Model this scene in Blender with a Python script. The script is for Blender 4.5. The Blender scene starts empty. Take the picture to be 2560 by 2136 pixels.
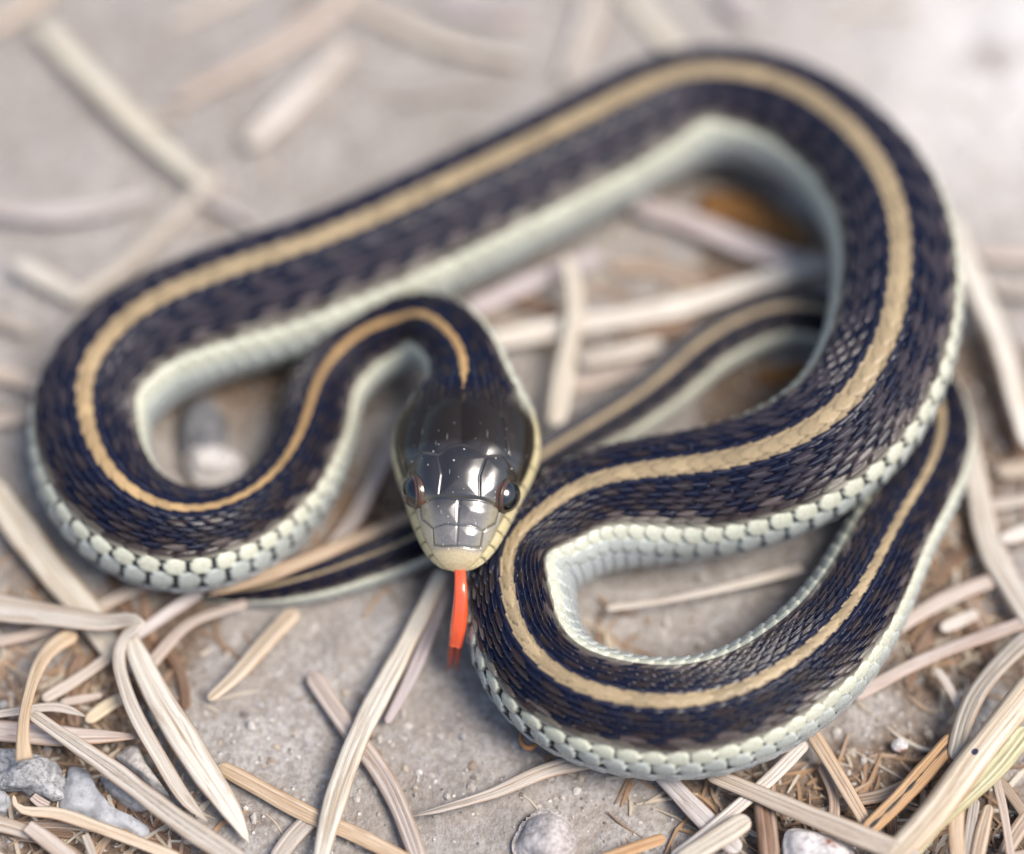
# A young garter snake coiled on pale soil among dry fir needles (macro view).
# 1 Blender unit = 1 cm.
import bpy, math, random
import numpy as np
from mathutils import Vector, Matrix

random.seed(7)
RNG = np.random.default_rng(11)
scene = bpy.context.scene
scene.unit_settings.system = 'METRIC'
scene.unit_settings.scale_length = 0.01
COL = scene.collection

# ------------------------------------------------------------------ camera
PW, PH = 2560.0, 2136.0
ELEV = math.radians(60.0)
HFOV = math.radians(24.0)
FPX = (PW / 2) / math.tan(HFOV / 2)
DIST = 2.8 / math.tan(HFOV / 2)
CAM = np.array([0.0, -DIST * math.cos(ELEV), DIST * math.sin(ELEV)])
FWD = np.array([0.0, math.cos(ELEV), -math.sin(ELEV)])
UPV = np.array([0.0, math.sin(ELEV), math.cos(ELEV)])
cam_data = bpy.data.cameras.new("camera")
cam = bpy.data.objects.new("camera", cam_data)
COL.objects.link(cam)
cam.location = CAM
cam.rotation_euler = (math.pi / 2 - ELEV, 0, 0)
cam_data.sensor_fit = 'HORIZONTAL'
cam_data.sensor_width = 36
cam_data.lens = 18 / math.tan(HFOV / 2)
cam_data.clip_start = 0.1
cam_data.clip_end = 2000
cam_data.dof.use_dof = True
cam_data.dof.focus_distance = 12.03
APERTURE = 0.96                      # lens opening in cm
cam_data.dof.aperture_fstop = cam_data.lens * 1e-3 / APERTURE
scene.camera = cam

# ------------------------------------------------------------------ light
SUN_EL, SUN_AZ = math.radians(60), math.radians(112)   # azimuth from +Y towards +X
world = bpy.data.worlds.new("World")
scene.world = world
world.use_nodes = True
wn = world.node_tree.nodes
wl = world.node_tree.links
wn.clear()
sky = wn.new('ShaderNodeTexSky')
sky.sky_type = 'NISHITA'
sky.sun_disc = False
sky.sun_elevation = SUN_EL
sky.sun_rotation = SUN_AZ
sky.air_density = 1.0
sky.dust_density = 2.4
sky.ozone_density = 1.0
bg = wn.new('ShaderNodeBackground')
bg.inputs['Strength'].default_value = 0.058
wo = wn.new('ShaderNodeOutputWorld')
wl.new(sky.outputs[0], bg.inputs[0])
wl.new(bg.outputs[0], wo.inputs[0])
sun_data = bpy.data.lights.new("sun", 'SUN')
sun_data.energy = 1.5
sun_data.angle = math.radians(30)
sun_data.color = (1.0, 0.925, 0.83)
sun = bpy.data.objects.new("sun", sun_data)
COL.objects.link(sun)
sd = Vector((math.sin(SUN_AZ) * math.cos(SUN_EL), math.cos(SUN_AZ) * math.cos(SUN_EL), math.sin(SUN_EL)))
sun.rotation_euler = sd.to_track_quat('Z', 'Y').to_euler()
sun.location = (9, -2, 14)
scene.view_settings.view_transform = 'Standard'
scene.view_settings.look = 'None'
scene.view_settings.exposure = 1.74
scene.view_settings.gamma = 1.0
scene.cycles.max_bounces = 6
scene.cycles.diffuse_bounces = 3
scene.cycles.glossy_bounces = 3

# ------------------------------------------------------------------ helpers
def px2w(x, y, z):
    """where the line of sight through photo position (x, y) meets the level z"""
    u = (x - PW / 2) / FPX
    v = -(y - PH / 2) / FPX
    d = FWD + np.array([u, 0, 0]) + UPV * v
    t = (z - CAM[2]) / d[2]
    return CAM + d * t

def pxscale(p):
    """photo pixels per cm at a place"""
    return FPX / float(np.dot(np.asarray(p) - CAM, FWD))

def srgb(r, g, b):
    f = lambda c: c / 12.92 if c <= 0.04045 else ((c + 0.055) / 1.055) ** 2.4
    return (f(r / 255), f(g / 255), f(b / 255))

def spline(t, pts, tt):
    """natural cubic spline through pts at knots t, sampled at tt"""
    t = np.asarray(t, float); pts = np.asarray(pts, float)
    if pts.ndim == 1: pts = pts[:, None]
    n = len(t); h = np.diff(t)
    A = np.eye(n); rhs = np.zeros((n, pts.shape[1]))
    for i in range(1, n - 1):
        A[i, i - 1] = h[i - 1]; A[i, i] = 2 * (h[i - 1] + h[i]); A[i, i + 1] = h[i]
        rhs[i] = 6 * ((pts[i + 1] - pts[i]) / h[i] - (pts[i] - pts[i - 1]) / h[i - 1])
    M = np.linalg.solve(A, rhs)
    k = np.clip(np.searchsorted(t, tt) - 1, 0, n - 2)
    a = (t[k + 1] - tt)[:, None]; b = (tt - t[k])[:, None]; hh = h[k][:, None]
    return (M[k] * a ** 3 + M[k + 1] * b ** 3) / (6 * hh) + (pts[k] / hh - M[k] * hh / 6) * a + (pts[k + 1] / hh - M[k + 1] * hh / 6) * b

def smooth(a, n):
    if n < 2: return a
    k = np.hanning(n + 2)[1:-1]; k /= k.sum()
    p = np.concatenate([np.repeat(a[:1], n, 0), a, np.repeat(a[-1:], n, 0)])
    if a.ndim == 1: return np.convolve(p, k, 'same')[n:-n]
    return np.stack([np.convolve(p[:, c], k, 'same')[n:-n] for c in range(a.shape[1])], 1)

def sstep(a, b, x):
    t = np.clip((x - a) / (b - a), 0, 1)
    return t * t * (3 - 2 * t)

_PERM = RNG.random((64, 64))
def vnoise(x, y):
    xi = np.floor(x).astype(int); yi = np.floor(y).astype(int)
    fx = x - xi; fy = y - yi
    fx = fx * fx * (3 - 2 * fx); fy = fy * fy * (3 - 2 * fy)
    g = lambda i, j: _PERM[i % 64, j % 64]
    return ((g(xi, yi) * (1 - fx) + g(xi + 1, yi) * fx) * (1 - fy) + (g(xi, yi + 1) * (1 - fx) + g(xi + 1, yi + 1) * fx) * fy) * 2 - 1

def fbm(x, y, octv=4):
    s = 0; a = 1.0; tot = 0
    for k in range(octv):
        s = s + a * vnoise(x * 2 ** k + 17.3 * k, y * 2 ** k + 5.1 * k); tot += a; a *= 0.5
    return s / tot

def mesh_from(name, verts, faces, smooth_shade=True):
    """faces: (n,4) or (n,3) int array, or a list of such arrays"""
    verts = np.asarray(verts, np.float32).reshape(-1, 3)
    if not isinstance(faces, list): faces = [faces]
    faces = [np.asarray(f, np.int32) for f in faces if len(f)]
    me = bpy.data.meshes.new(name)
    me.vertices.add(len(verts)); me.vertices.foreach_set('co', verts.ravel())
    loops = np.concatenate([f.ravel() for f in faces])
    sizes = np.concatenate([np.full(len(f), f.shape[1], np.int32) for f in faces])
    me.loops.add(len(loops)); me.loops.foreach_set('vertex_index', loops)
    me.polygons.add(len(sizes))
    starts = np.concatenate([[0], np.cumsum(sizes)[:-1]]).astype(np.int32)
    me.polygons.foreach_set('loop_start', starts)
    me.polygons.foreach_set('loop_total', sizes)
    me.polygons.foreach_set('use_smooth', np.full(len(sizes), smooth_shade, bool))
    me.update(calc_edges=True)
    return me

def attr_color(me, name, col):
    a = me.attributes.new(name, 'FLOAT_COLOR', 'POINT')
    c = np.ones((len(col), 4), np.float32); c[:, :3] = col
    a.data.foreach_set('color', c.ravel())

def attr_float(me, name, val):
    a = me.attributes.new(name, 'FLOAT', 'POINT')
    a.data.foreach_set('value', np.asarray(val, np.float32).ravel())

def attr_vec(me, name, val):
    a = me.attributes.new(name, 'FLOAT_VECTOR', 'POINT')
    a.data.foreach_set('vector', np.asarray(val, np.float32).ravel())

def obj(name, me, mat=None, parent=None):
    o = bpy.data.objects.new(name, me)
    COL.objects.link(o)
    if mat and me is not None and not me.materials: me.materials.append(mat)
    if parent: o.parent = parent
    return o

def tag(o, label, cat, group=None):
    o['label'] = label; o['category'] = cat
    if group: o['group'] = group
    return o

class NT:
    """small helper around a material's node tree"""
    def __init__(s, name):
        s.m = bpy.data.materials.new(name); s.m.use_nodes = True
        s.t = s.m.node_tree; s.n = s.t.nodes; s.l = s.t.links
        s.b = s.n['Principled BSDF']
    def new(s, typ, **kw):
        n = s.n.new(typ)
        for k, v in kw.items(): setattr(n, k, v)
        return n
    def link(s, a, b): s.l.new(a, b)
    def math(s, op, a, b=None, clamp=False):
        n = s.new('ShaderNodeMath', operation=op, use_clamp=clamp)
        for i, v in enumerate((a, b)):
            if v is None: continue
            if isinstance(v, (int, float)): n.inputs[i].default_value = v
            else: s.link(v, n.inputs[i])
        return n.outputs[0]
    def mix(s, f, a, b, blend='MIX'):
        n = s.new('ShaderNodeMix', data_type='RGBA', blend_type=blend)
        for i, v in ((0, f), (6, a), (7, b)):
            if isinstance(v, (int, float)): n.inputs[i].default_value = v
            elif isinstance(v, tuple): n.inputs[i].default_value = (*v, 1)
            else: s.link(v, n.inputs[i])
        return n.outputs[2]
    def ramp(s, x, stops):
        n = s.new('ShaderNodeValToRGB')
        el = n.color_ramp.elements
        while len(el) < len(stops): el.new(0.5)
        for e, (p, c) in zip(el, stops):
            e.position = p; e.color = (*c, 1) if isinstance(c, tuple) else (c, c, c, 1)
        s.link(x, n.inputs[0])
        return n.outputs[0]
    def noise(s, vec, scale, detail=4, rough=0.55, out=0):
        n = s.new('ShaderNodeTexNoise'); n.inputs['Scale'].default_value = scale
        n.inputs['Detail'].default_value = detail; n.inputs['Roughness'].default_value = rough
        if vec is not None: s.link(vec, n.inputs['Vector'])
        return n.outputs[out]
    def voro(s, vec, scale, feature='F1', out='Distance', rand=1.0):
        n = s.new('ShaderNodeTexVoronoi', feature=feature); n.inputs['Scale'].default_value = scale
        n.inputs['Randomness'].default_value = rand
        if vec is not None: s.link(vec, n.inputs['Vector'])
        return n.outputs[out]
    def bump(s, h, strength, dist, normal=None):
        n = s.new('ShaderNodeBump'); n.inputs['Strength'].default_value = strength
        n.inputs['Distance'].default_value = dist
        s.link(h, n.inputs['Height'])
        if normal is not None: s.link(normal, n.inputs['Normal'])
        return n.outputs[0]

# ------------------------------------------------------------------ materials
def mat_ground():
    t = NT('soil')
    co = t.new('ShaderNodeTexCoord').outputs['Object']
    big = t.noise(co, 0.55, 5, 0.6)
    mid = t.noise(co, 3.5, 5, 0.6)
    fine = t.noise(co, 26, 4, 0.65)
    c = t.ramp(big, [(0.30, (0.295, 0.273, 0.257)), (0.5, (0.37, 0.351, 0.337)), (0.72, (0.495, 0.48, 0.47))])
    c = t.mix(t.ramp(mid, [(0.36, 0.7), (0.6, 0.0)]), c, (0.26, 0.228, 0.20))
    c = t.mix(t.ramp(fine, [(0.40, 0.75), (0.60, 0.0)]), c, (0.21, 0.182, 0.16))
    pa = t.new('ShaderNodeAttribute', attribute_name='pallid')
    c = t.mix(t.math('MULTIPLY', pa.outputs['Fac'], t.ramp(big, [(0.3, 0.5), (0.6, 1.0)])), c, (0.57, 0.55, 0.535))
    # sand grains, dark and pale
    vd = t.voro(co, 21); vc = t.voro(co, 21, out='Color')
    sep = t.new('ShaderNodeSeparateColor'); t.link(vc, sep.inputs[0])
    grain = t.math('MULTIPLY', t.ramp(vd, [(0.12, 1.0), (0.28, 0.0)]), t.ramp(sep.outputs[0], [(0.80, 0.0), (0.82, 1.0)]))
    c = t.mix(grain, c, (0.62, 0.60, 0.57))
    dark = t.math('MULTIPLY', t.ramp(vd, [(0.10, 1.0), (0.24, 0.0)]), t.ramp(sep.outputs[1], [(0.88, 0.0), (0.90, 1.0)]))
    c = t.mix(t.math('MULTIPLY', dark, 0.8), c, (0.05, 0.045, 0.045))
    # brown rotted duff in patches, darkened to paint shade in litter crevices
    duff_shade = t.noise(co, 1.25, 6, 0.62)
    da = t.new('ShaderNodeAttribute', attribute_name='duff_shade')
    dm = t.ramp(t.math('ADD', duff_shade, t.math('MULTIPLY', da.outputs['Fac'], 0.25)), [(0.60, 0.0), (0.72, 0.85)])
    c = t.mix(dm, c, t.mix(t.ramp(fine, [(0.35, 0.0), (0.68, 1.0)]), (0.045, 0.022, 0.010), (0.20, 0.135, 0.085)))
    t.link(c, t.b.inputs['Base Color'])
    t.b.inputs['Roughness'].default_value = 0.92
    t.b.inputs['Specular IOR Level'].default_value = 0.25
    hh = t.math('ADD', t.math('MULTIPLY', fine, 1.0), t.math('MULTIPLY', grain, 0.5))
    n1 = t.bump(hh, 0.85, 0.025)
    n2 = t.bump(t.noise(co, 90, 3, 0.7), 0.35, 0.008, n1)
    t.link(n2, t.b.inputs['Normal'])
    return t.m

def mat_needle():
    t = NT('dry_needle')
    at = t.new('ShaderNodeAttribute', attribute_name='along')
    info = t.new('ShaderNodeObjectInfo')
    gd = t.new('ShaderNodeAttribute', attribute_name='groove_stain', attribute_type='OBJECT')
    off = t.new('ShaderNodeVectorMath', operation='ADD')
    cmb = t.new('ShaderNodeCombineXYZ'); t.link(t.math('MULTIPLY', info.outputs['Random'], 37.0), cmb.inputs[2])
    t.link(at.outputs['Vector'], off.inputs[0]); t.link(cmb.outputs[0], off.inputs[1])
    m1 = t.new('ShaderNodeMapping'); m1.inputs['Scale'].default_value = (1.3, 3.4, 1.0); t.link(off.outputs[0], m1.inputs[0])
    m2 = t.new('ShaderNodeMapping'); m2.inputs['Scale'].default_value = (5.0, 3.0, 1.0); t.link(off.outputs[0], m2.inputs[0])
    streak = t.noise(m1.outputs[0], 1.0, 5, 0.65)
    blot = t.noise(m2.outputs[0], 1.0, 4, 0.6)
    grainy = t.noise(m2.outputs[0], 9.0, 3, 0.6)
    base = info.outputs['Color']
    dark = t.mix(1.0, base, (0.50, 0.37, 0.26), 'MULTIPLY')
    lite = t.mix(0.45, base, (0.74, 0.70, 0.64))
    c = t.mix(t.ramp(streak, [(0.30, 0.75), (0.52, 0.0)]), base, dark)
    c = t.mix(t.ramp(streak, [(0.50, 0.0), (0.72, 0.7)]), c, lite)
    c = t.mix(t.ramp(blot, [(0.30, 0.6), (0.46, 0.0)]), c, dark)
    # two grey-mould lines in the channels either side of the midrib, plus sparse black specks
    sx = t.new('ShaderNodeSeparateXYZ'); t.link(at.outputs['Vector'], sx.inputs[0])
    av = t.math('ABSOLUTE', sx.outputs[1])
    line = t.ramp(t.math('ABSOLUTE', t.math('SUBTRACT', av, 0.26)), [(0.03, 1.0), (0.15, 0.0)])
    mould = t.math('MULTIPLY', t.math('MULTIPLY', line, gd.outputs['Fac']), t.ramp(grainy, [(0.38, 0.25), (0.6, 1.0)]))
    c = t.mix(mould, c, (0.13, 0.12, 0.115))
    mid = t.ramp(av, [(0.02, 1.0), (0.10, 0.0)])
    c = t.mix(t.math('MULTIPLY', mid, 0.35), c, dark)
    sp = t.voro(m2.outputs[0], 3.2)
    c = t.mix(t.math('MULTIPLY', t.ramp(sp, [(0.045, 1.0), (0.075, 0.0)]), 0.8), c, (0.04, 0.03, 0.035))
    ink = t.new('ShaderNodeAttribute', attribute_name='ink_streak', attribute_type='OBJECT')
    m3 = t.new('ShaderNodeMapping'); m3.inputs['Scale'].default_value = (5.5, 0.0, 1.0); t.link(off.outputs[0], m3.inputs[0])
    wob = t.math('MULTIPLY', t.ramp(t.noise(m3.outputs[0], 1.0, 2), [(0.45, 0.0), (0.68, 1.0)]), 0.2)
    il = t.math('LESS_THAN', t.math('SUBTRACT', t.math('ABSOLUTE', t.math('ADD', sx.outputs[1], 0.08)), wob), 0.045)
    c = t.mix(t.math('MULTIPLY', il, ink.outputs['Fac']), c, (0.012, 0.014, 0.016))
    spt = t.new('ShaderNodeAttribute', attribute_name='spot_at', attribute_type='OBJECT')
    du_ = t.math('SUBTRACT', sx.outputs[0], spt.outputs['Fac']); dv_ = t.math('MULTIPLY', t.math('SUBTRACT', sx.outputs[1], 0.15), 0.09)
    dd_ = t.math('SQRT', t.math('ADD', t.math('MULTIPLY', du_, du_), t.math('MULTIPLY', dv_, dv_)))
    sm_ = t.math('MULTIPLY', t.math('LESS_THAN', t.math('ADD', dd_, t.math('MULTIPLY', grainy, 0.012)), 0.026), t.math('GREATER_THAN', spt.outputs['Fac'], 0.01))
    c = t.mix(sm_, c, (0.02, 0.018, 0.05))
    rim = t.math('MULTIPLY', t.ramp(av, [(0.72, 0.0), (0.97, 0.75)]), t.ramp(blot, [(0.40, 0.15), (0.62, 1.0)]))
    c = t.mix(rim, c, (0.30, 0.155, 0.07))
    # browned ends and blotches
    br = t.noise(off.outputs[0], 1.1, 3, 0.5)
    c = t.mix(t.ramp(br, [(0.58, 0.0), (0.74, 0.65)]), c, dark)
    t.link(c, t.b.inputs['Base Color'])
    t.b.inputs['Roughness'].default_value = 0.5
    t.b.inputs['Specular IOR Level'].default_value = 0.35
    n1 = t.bump(streak, 0.5, 0.012)
    n2 = t.bump(grainy, 0.25, 0.006, n1)
    t.link(n2, t.b.inputs['Normal'])
    return t.m

def mat_stone(name, c1, c2, c3, scale=6.0, bumpd=0.03, rough=0.85, rust=None):
    t = NT(name)
    co = t.new('ShaderNodeTexCoord').outputs['Object']
    a = t.noise(co, scale, 6, 0.62); b = t.noise(co, scale * 4.5, 5, 0.65)
    c = t.ramp(a, [(0.32, c1), (0.52, c2), (0.70, c3)])
    c = t.mix(t.ramp(b, [(0.38, 0.65), (0.55, 0.0)]), c, tuple(k * 0.5 for k in c1))
    c = t.mix(t.ramp(t.voro(co, scale * 6), [(0.06, 0.8), (0.16, 0.0)]), c, tuple(min(1, k * 1.25) for k in c3))
    if rust:
        g = t.noise(co, 5.0, 5, 0.7)
        c = t.mix(t.ramp(g, [(0.52, 0.0), (0.60, 0.95)]), c, rust)
    t.link(c, t.b.inputs['Base Color'])
    t.b.inputs['Roughness'].default_value = rough
    n1 = t.bump(a, 0.6, bumpd); n2 = t.bump(b, 0.6, bumpd * 0.4, n1)
    t.link(n2, t.b.inputs['Normal'])
    return t.m

def mat_grain():
    t = NT('soil_grains')
    a = t.new('ShaderNodeAttribute', attribute_name='tint')
    co = t.new('ShaderNodeTexCoord').outputs['Object']
    c = t.mix(t.math('MULTIPLY', t.noise(co, 40, 3), 0.6), a.outputs['Color'], (0.2, 0.17, 0.15))
    t.link(c, t.b.inputs['Base Color'])
    t.b.inputs['Roughness'].default_value = 0.85
    t.link(t.bump(t.noise(co, 60, 3), 0.5, 0.01), t.b.inputs['Normal'])
    return t.m

def mat_snake():
    t = NT('snake_skin')
    col = t.new('ShaderNodeAttribute', attribute_name='tint')
    rg = t.new('ShaderNodeAttribute', attribute_name='rough')
    hd = t.new('ShaderNodeAttribute', attribute_name='head_dust')
    co = t.new('ShaderNodeTexCoord').outputs['Object']
    n = t.noise(co, 70, 4, 0.6)
    c = t.mix(t.ramp(n, [(0.35, 0.35), (0.6, 0.0)]), col.outputs['Color'], t.mix(1.0, col.outputs['Color'], (0.55, 0.5, 0.5), 'MULTIPLY'))
    # pale dust specks and a few scuffs sitting on the dark gloss
    sp = t.voro(co, 38); spc = t.voro(co, 38, out='Color')
    sep = t.new('ShaderNodeSeparateColor'); t.link(spc, sep.inputs[0])
    dots = t.math('MULTIPLY', t.ramp(sp, [(0.10, 1.0), (0.20, 0.0)]), t.ramp(sep.outputs[0], [(0.80, 0.0), (0.82, 1.0)]))
    mp = t.new('ShaderNodeMapping'); mp.inputs['Rotation'].default_value = (0, 0, 0.6); mp.inputs['Scale'].default_value = (26, 3.0, 10); t.link(co, mp.inputs[0])
    scr = t.math('MULTIPLY', t.ramp(t.voro(mp.outputs[0], 1.0), [(0.05, 1.0), (0.09, 0.0)]), 0.9)
    dust = t.math('MULTIPLY', t.math('MAXIMUM', dots, scr), hd.outputs['Fac'], clamp=True)
    c = t.mix(dust, c, (0.72, 0.70, 0.66))
    t.link(c, t.b.inputs['Base Color'])
    r = t.math('ADD', rg.outputs['Fac'], t.math('MULTIPLY', t.math('SUBTRACT', n, 0.5), 0.16))
    t.link(t.math('MAXIMUM', r, t.math('MULTIPLY', dust, 0.6)), t.b.inputs['Roughness'])
    t.b.inputs['Specular IOR Level'].default_value = 0.27
    gl = t.new('ShaderNodeAttribute', attribute_name='gloss')
    t.link(gl.outputs['Fac'], t.b.inputs['Coat Weight']); t.b.inputs['Coat Roughness'].default_value = 0.24; t.b.inputs['Coat IOR'].default_value = 1.95
    t.link(t.bump(n, 0.12, 0.004), t.b.inputs['Normal'])
    return t.m

def mat_plain(name, col, rough=0.4, sss=0.0, coat=0.0, spec=0.5):
    t = NT(name)
    co = t.new('ShaderNodeTexCoord').outputs['Object']
    n = t.noise(co, 30, 3)
    c = t.mix(t.math('MULTIPLY', n, 0.5), col, tuple(k * 0.6 for k in col))
    t.link(c, t.b.inputs['Base Color'])
    t.b.inputs['Roughness'].default_value = rough
    t.b.inputs['Specular IOR Level'].default_value = spec
    if sss:
        t.b.inputs['Subsurface Weight'].default_value = sss
        t.b.inputs['Subsurface Radius'].default_value = (0.06, 0.02, 0.01)
        t.b.inputs['Subsurface Scale'].default_value = 1.0
    t.b.inputs['Coat Weight'].default_value = coat
    t.b.inputs['Coat Roughness'].default_value = 0.05
    return t.m

M_GROUND = mat_ground()
M_NEEDLE = mat_needle()
M_GRAIN = mat_grain()
M_SNAKE = mat_snake()
M_TONGUE = mat_plain('tongue_flesh', (0.80, 0.10, 0.028), 0.25, 0.35, 0.9)
M_TONGUE_TIP = mat_plain('tongue_tip_flesh', (0.22, 0.035, 0.02), 0.3, 0.2, 0.3)
M_IRIS = mat_plain('iris', (0.10, 0.038, 0.018), 0.12, 0, 1.0)
M_PUPIL = mat_plain('pupil', (0.004, 0.004, 0.006), 0.06, 0, 1.0)

# ------------------------------------------------------------------ ground
def gheight(x, y):
    h = 0.075 * fbm(x * 0.5 + 3.1, y * 0.5 + 8.2, 3)
    h = h + 0.020 * fbm(x * 2.7 + 1.7, y * 2.7, 3) + 0.017 * fbm(x * 8.0, y * 8.0 + 4, 3)
    return h - 0.035

def axis(lo, hi, step, far):
    core = np.arange(lo, hi + step / 2, step)
    ext = []; d = step
    while sum(ext) < far: d *= 1.35; ext.append(d)
    e = np.cumsum(ext)
    return np.concatenate([(lo - e)[::-1], core, hi + e])

def build_ground():
    xs = axis(-4.2, 4.2, 0.021, 600); ys = axis(-3.6, 5.2, 0.021, 600)
    X, Y = np.meshgrid(xs, ys)
    Z = gheight(X, Y)
    V = np.stack([X, Y, Z], -1).reshape(-1, 3)
    nx, ny = len(xs), len(ys)
    i = np.arange(nx - 1)[None, :] + nx * np.arange(ny - 1)[:, None]
    i = i.ravel()
    F = np.stack([i, i + 1, i + 1 + nx, i + nx], 1)
    o = obj('ground', mesh_from('ground', V, F), M_GROUND)
    du = np.zeros(len(V))  # browner zones: duff plus painted shade under heaps and inside coils
    for (x, y, r) in ((90, 1760, 1.0), (380, 1540, .6), (180, 2120, .9), (2420, 1500, .9), (2360, 2080, .9), (1980, 2060, .5), (1780, 600, .8), (1900, 1000, .5), (700, 1000, .5), (1000, 1300, .5), (2450, 1000, .6)):
        p = px2w(x, y, 0); du = np.maximum(du, np.exp(-((V[:, 0] - p[0]) ** 2 + (V[:, 1] - p[1]) ** 2) / r ** 2 * 1.4))
    attr_float(o.data, 'duff_shade', du)
    pd = np.zeros(len(V))  # paler soil zones towards the far right corner
    for (x, y, r) in ((2460, 120, 1.3), (2300, 330, .7)):
        p = px2w(x, y, 0); pd = np.maximum(pd, np.exp(-((V[:, 0] - p[0]) ** 2 + (V[:, 1] - p[1]) ** 2) / r ** 2))
    attr_float(o.data, 'pallid', pd)
    o['kind'] = 'structure'
    o['label'] = 'pale taupe bare soil with fine sand grains'
build_ground()

# ------------------------------------------------------------------ the snake
# The back's midline as it runs through the photo: x, y (in 2100-wide pixels), height of the belly, radius, roll (deg), stripe half width in scale rows
K = 2560 / 2100.0
BODY = [
 # x, y of the stripe, height of the belly, distance from stripe to the left and right outline (walking tailwards), stripe half width in rows
 (952, 738, .34, 84, 86, .60), (925, 690, .31, 72, 64, .66), (885, 658, .22, 90, 48, .68), (830, 648, .15, 112, 38, .68),
 (752, 672, .08, 116, 37, .66), (686, 730, .03, 107, 48, .62), (646, 800, .01, 98, 56, .56), (626, 868, .01, 100, 50, .54),
 (590, 938, .03, 122, 36, .54), (532, 994, .05, 148, 25, .54), (460, 1030, .06, 170, 27, .54), (380, 1042, .06, 174, 33, .56),
 (292, 1020, .06, 172, 48, .62), (216, 966, .04, 142, 95, .70), (171, 890, .01, 100, 141, .80), (158, 820, .01, 82, 160, .88),
 (181, 742, .01, 62, 186, .92), (240, 666, .01, 50, 202, .95), (330, 606, .01, 49, 212, .95), (440, 560, .01, 48, 218, .95),
 (560, 520, .01, 47, 220, .95), (656, 487, .01, 46, 220, .95), (845, 405, .01, 45, 218, .95), (1031, 318, .01, 45, 213, .95),
 (1218, 225, .01, 45, 204, .95), (1310, 180, .02, 45, 200, .95), (1394, 152, .03, 45, 196, .95), (1480, 145, .05, 45, 190, .95),
 (1570, 158, .08, 44, 187, .95), (1661, 195, .12, 43, 184, .95), (1774, 292, .18, 54, 168, .95), (1830, 393, .24, 80, 154, .95),
 (1854, 524, .29, 112, 147, .95), (1832, 650, .31, 140, 130, .95), (1773, 782, .30, 154, 110, .95), (1700, 857, .25, 168, 94, .95),
 (1605, 909, .18, 185, 80, .95), (1464, 947, .08, 195, 72, .95), (1324, 963, .03, 198, 58, .95), (1230, 982, .02, 190, 56, .95),
 (1138, 1026, .02, 180, 56, .95), (1080, 1083, .02, 158, 62, .95), (1043, 1139, .02, 146, 70, .95), (1031, 1204, .02, 150, 73, .95),
 (1048, 1270, .02, 142, 84, .95), (1089, 1335, .02, 114, 118, .95), (1160, 1391, .02, 88, 146, .95), (1253, 1424, .02, 80, 154, .95),
 (1371, 1438, .02, 84, 161, .88), (1487, 1422, .02, 87, 162, .82), (1604, 1368, .02, 90, 148, .76), (1675, 1318, .02, 95, 132, .72),
 (1725, 1268, .02, 100, 120, .70), (1770, 1203, .02, 98, 107, .68), (1825, 1100, .01, 90, 93, .68), (1883, 1005, .0, 77, 84, .68),
 (1920, 928, .0, 67, 68, .68), (1930, 865, -.01, 62, 58, .86), (1905, 790, -.02, 60, 48, .84), (1850, 720, -.02, 70, 36, .84),
 (1770, 660, -.02, 82, 28, .84), (1690, 632, -.02, 88, 24, .84), (1603, 627, -.02, 88, 24, .84), (1509, 657, -.02, 86, 28, .84),
 (1435, 702, -.02, 83, 30, .84), (1341, 784, -.02, 76, 30, .84), (1247, 850, -.02, 68, 30, .82), (1164, 900, -.02, 62, 28, .82),
 (1060, 968, -.02, 59, 26, .80), (950, 1045, -.02, 58, 24, .60), (837, 1106, -.02, 70, 24, .60), (738, 1145, -.02, 68, 22, .60),
 (623, 1184, -.02, 56, 20, .60), (530, 1205, -.02, 38, 16, .80), (440, 1215, -.02, 14, 9, .80), (395, 1216, -.02, 5, 4, .80)]
HEAD_Z = 0.55          # level of the mouth line
SN = px2w(1140, 1436, HEAD_Z)                        # snout tip
NP_ = px2w(1168, 985, HEAD_Z + 0.27)                 # end of the crown
HDIR = np.array([NP_[0] - SN[0], NP_[1] - SN[1], 0.0]); HLEN = np.linalg.norm(HDIR); HDIR /= HLEN
HSIDE = np.array([-HDIR[1], HDIR[0], 0.0])           # its right-hand side seen from the tail end is -HSIDE

# head profile by distance h (cm) from the snout: half width, top, bottom
H_TAB = np.array([
 # h      W      T      B
 [0.000, 0.000, 0.000, 0.000],
 [0.004, 0.045, 0.032, 0.016],
 [0.016, 0.082, 0.062, 0.030],
 [0.035, 0.112, 0.090, 0.042],
 [0.070, 0.148, 0.122, 0.058],
 [0.120, 0.182, 0.153, 0.075],
 [0.180, 0.213, 0.187, 0.092],
 [0.250, 0.243, 0.222, 0.108],
 [0.330, 0.272, 0.254, 0.122],
 [0.430, 0.308, 0.277, 0.138],
 [0.540, 0.352, 0.288, 0.155],
 [0.660, 0.386, 0.287, 0.172],
 [0.780, 0.385, 0.279, 0.180],
 [0.900, 0.345, 0.266, 0.178],
 [1.020, 0.292, 0.245, 0.175],
 [1.140, 0.245, 0.222, 0.175],
 [1.300, 0.215, 0.205, 0.180]])

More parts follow.
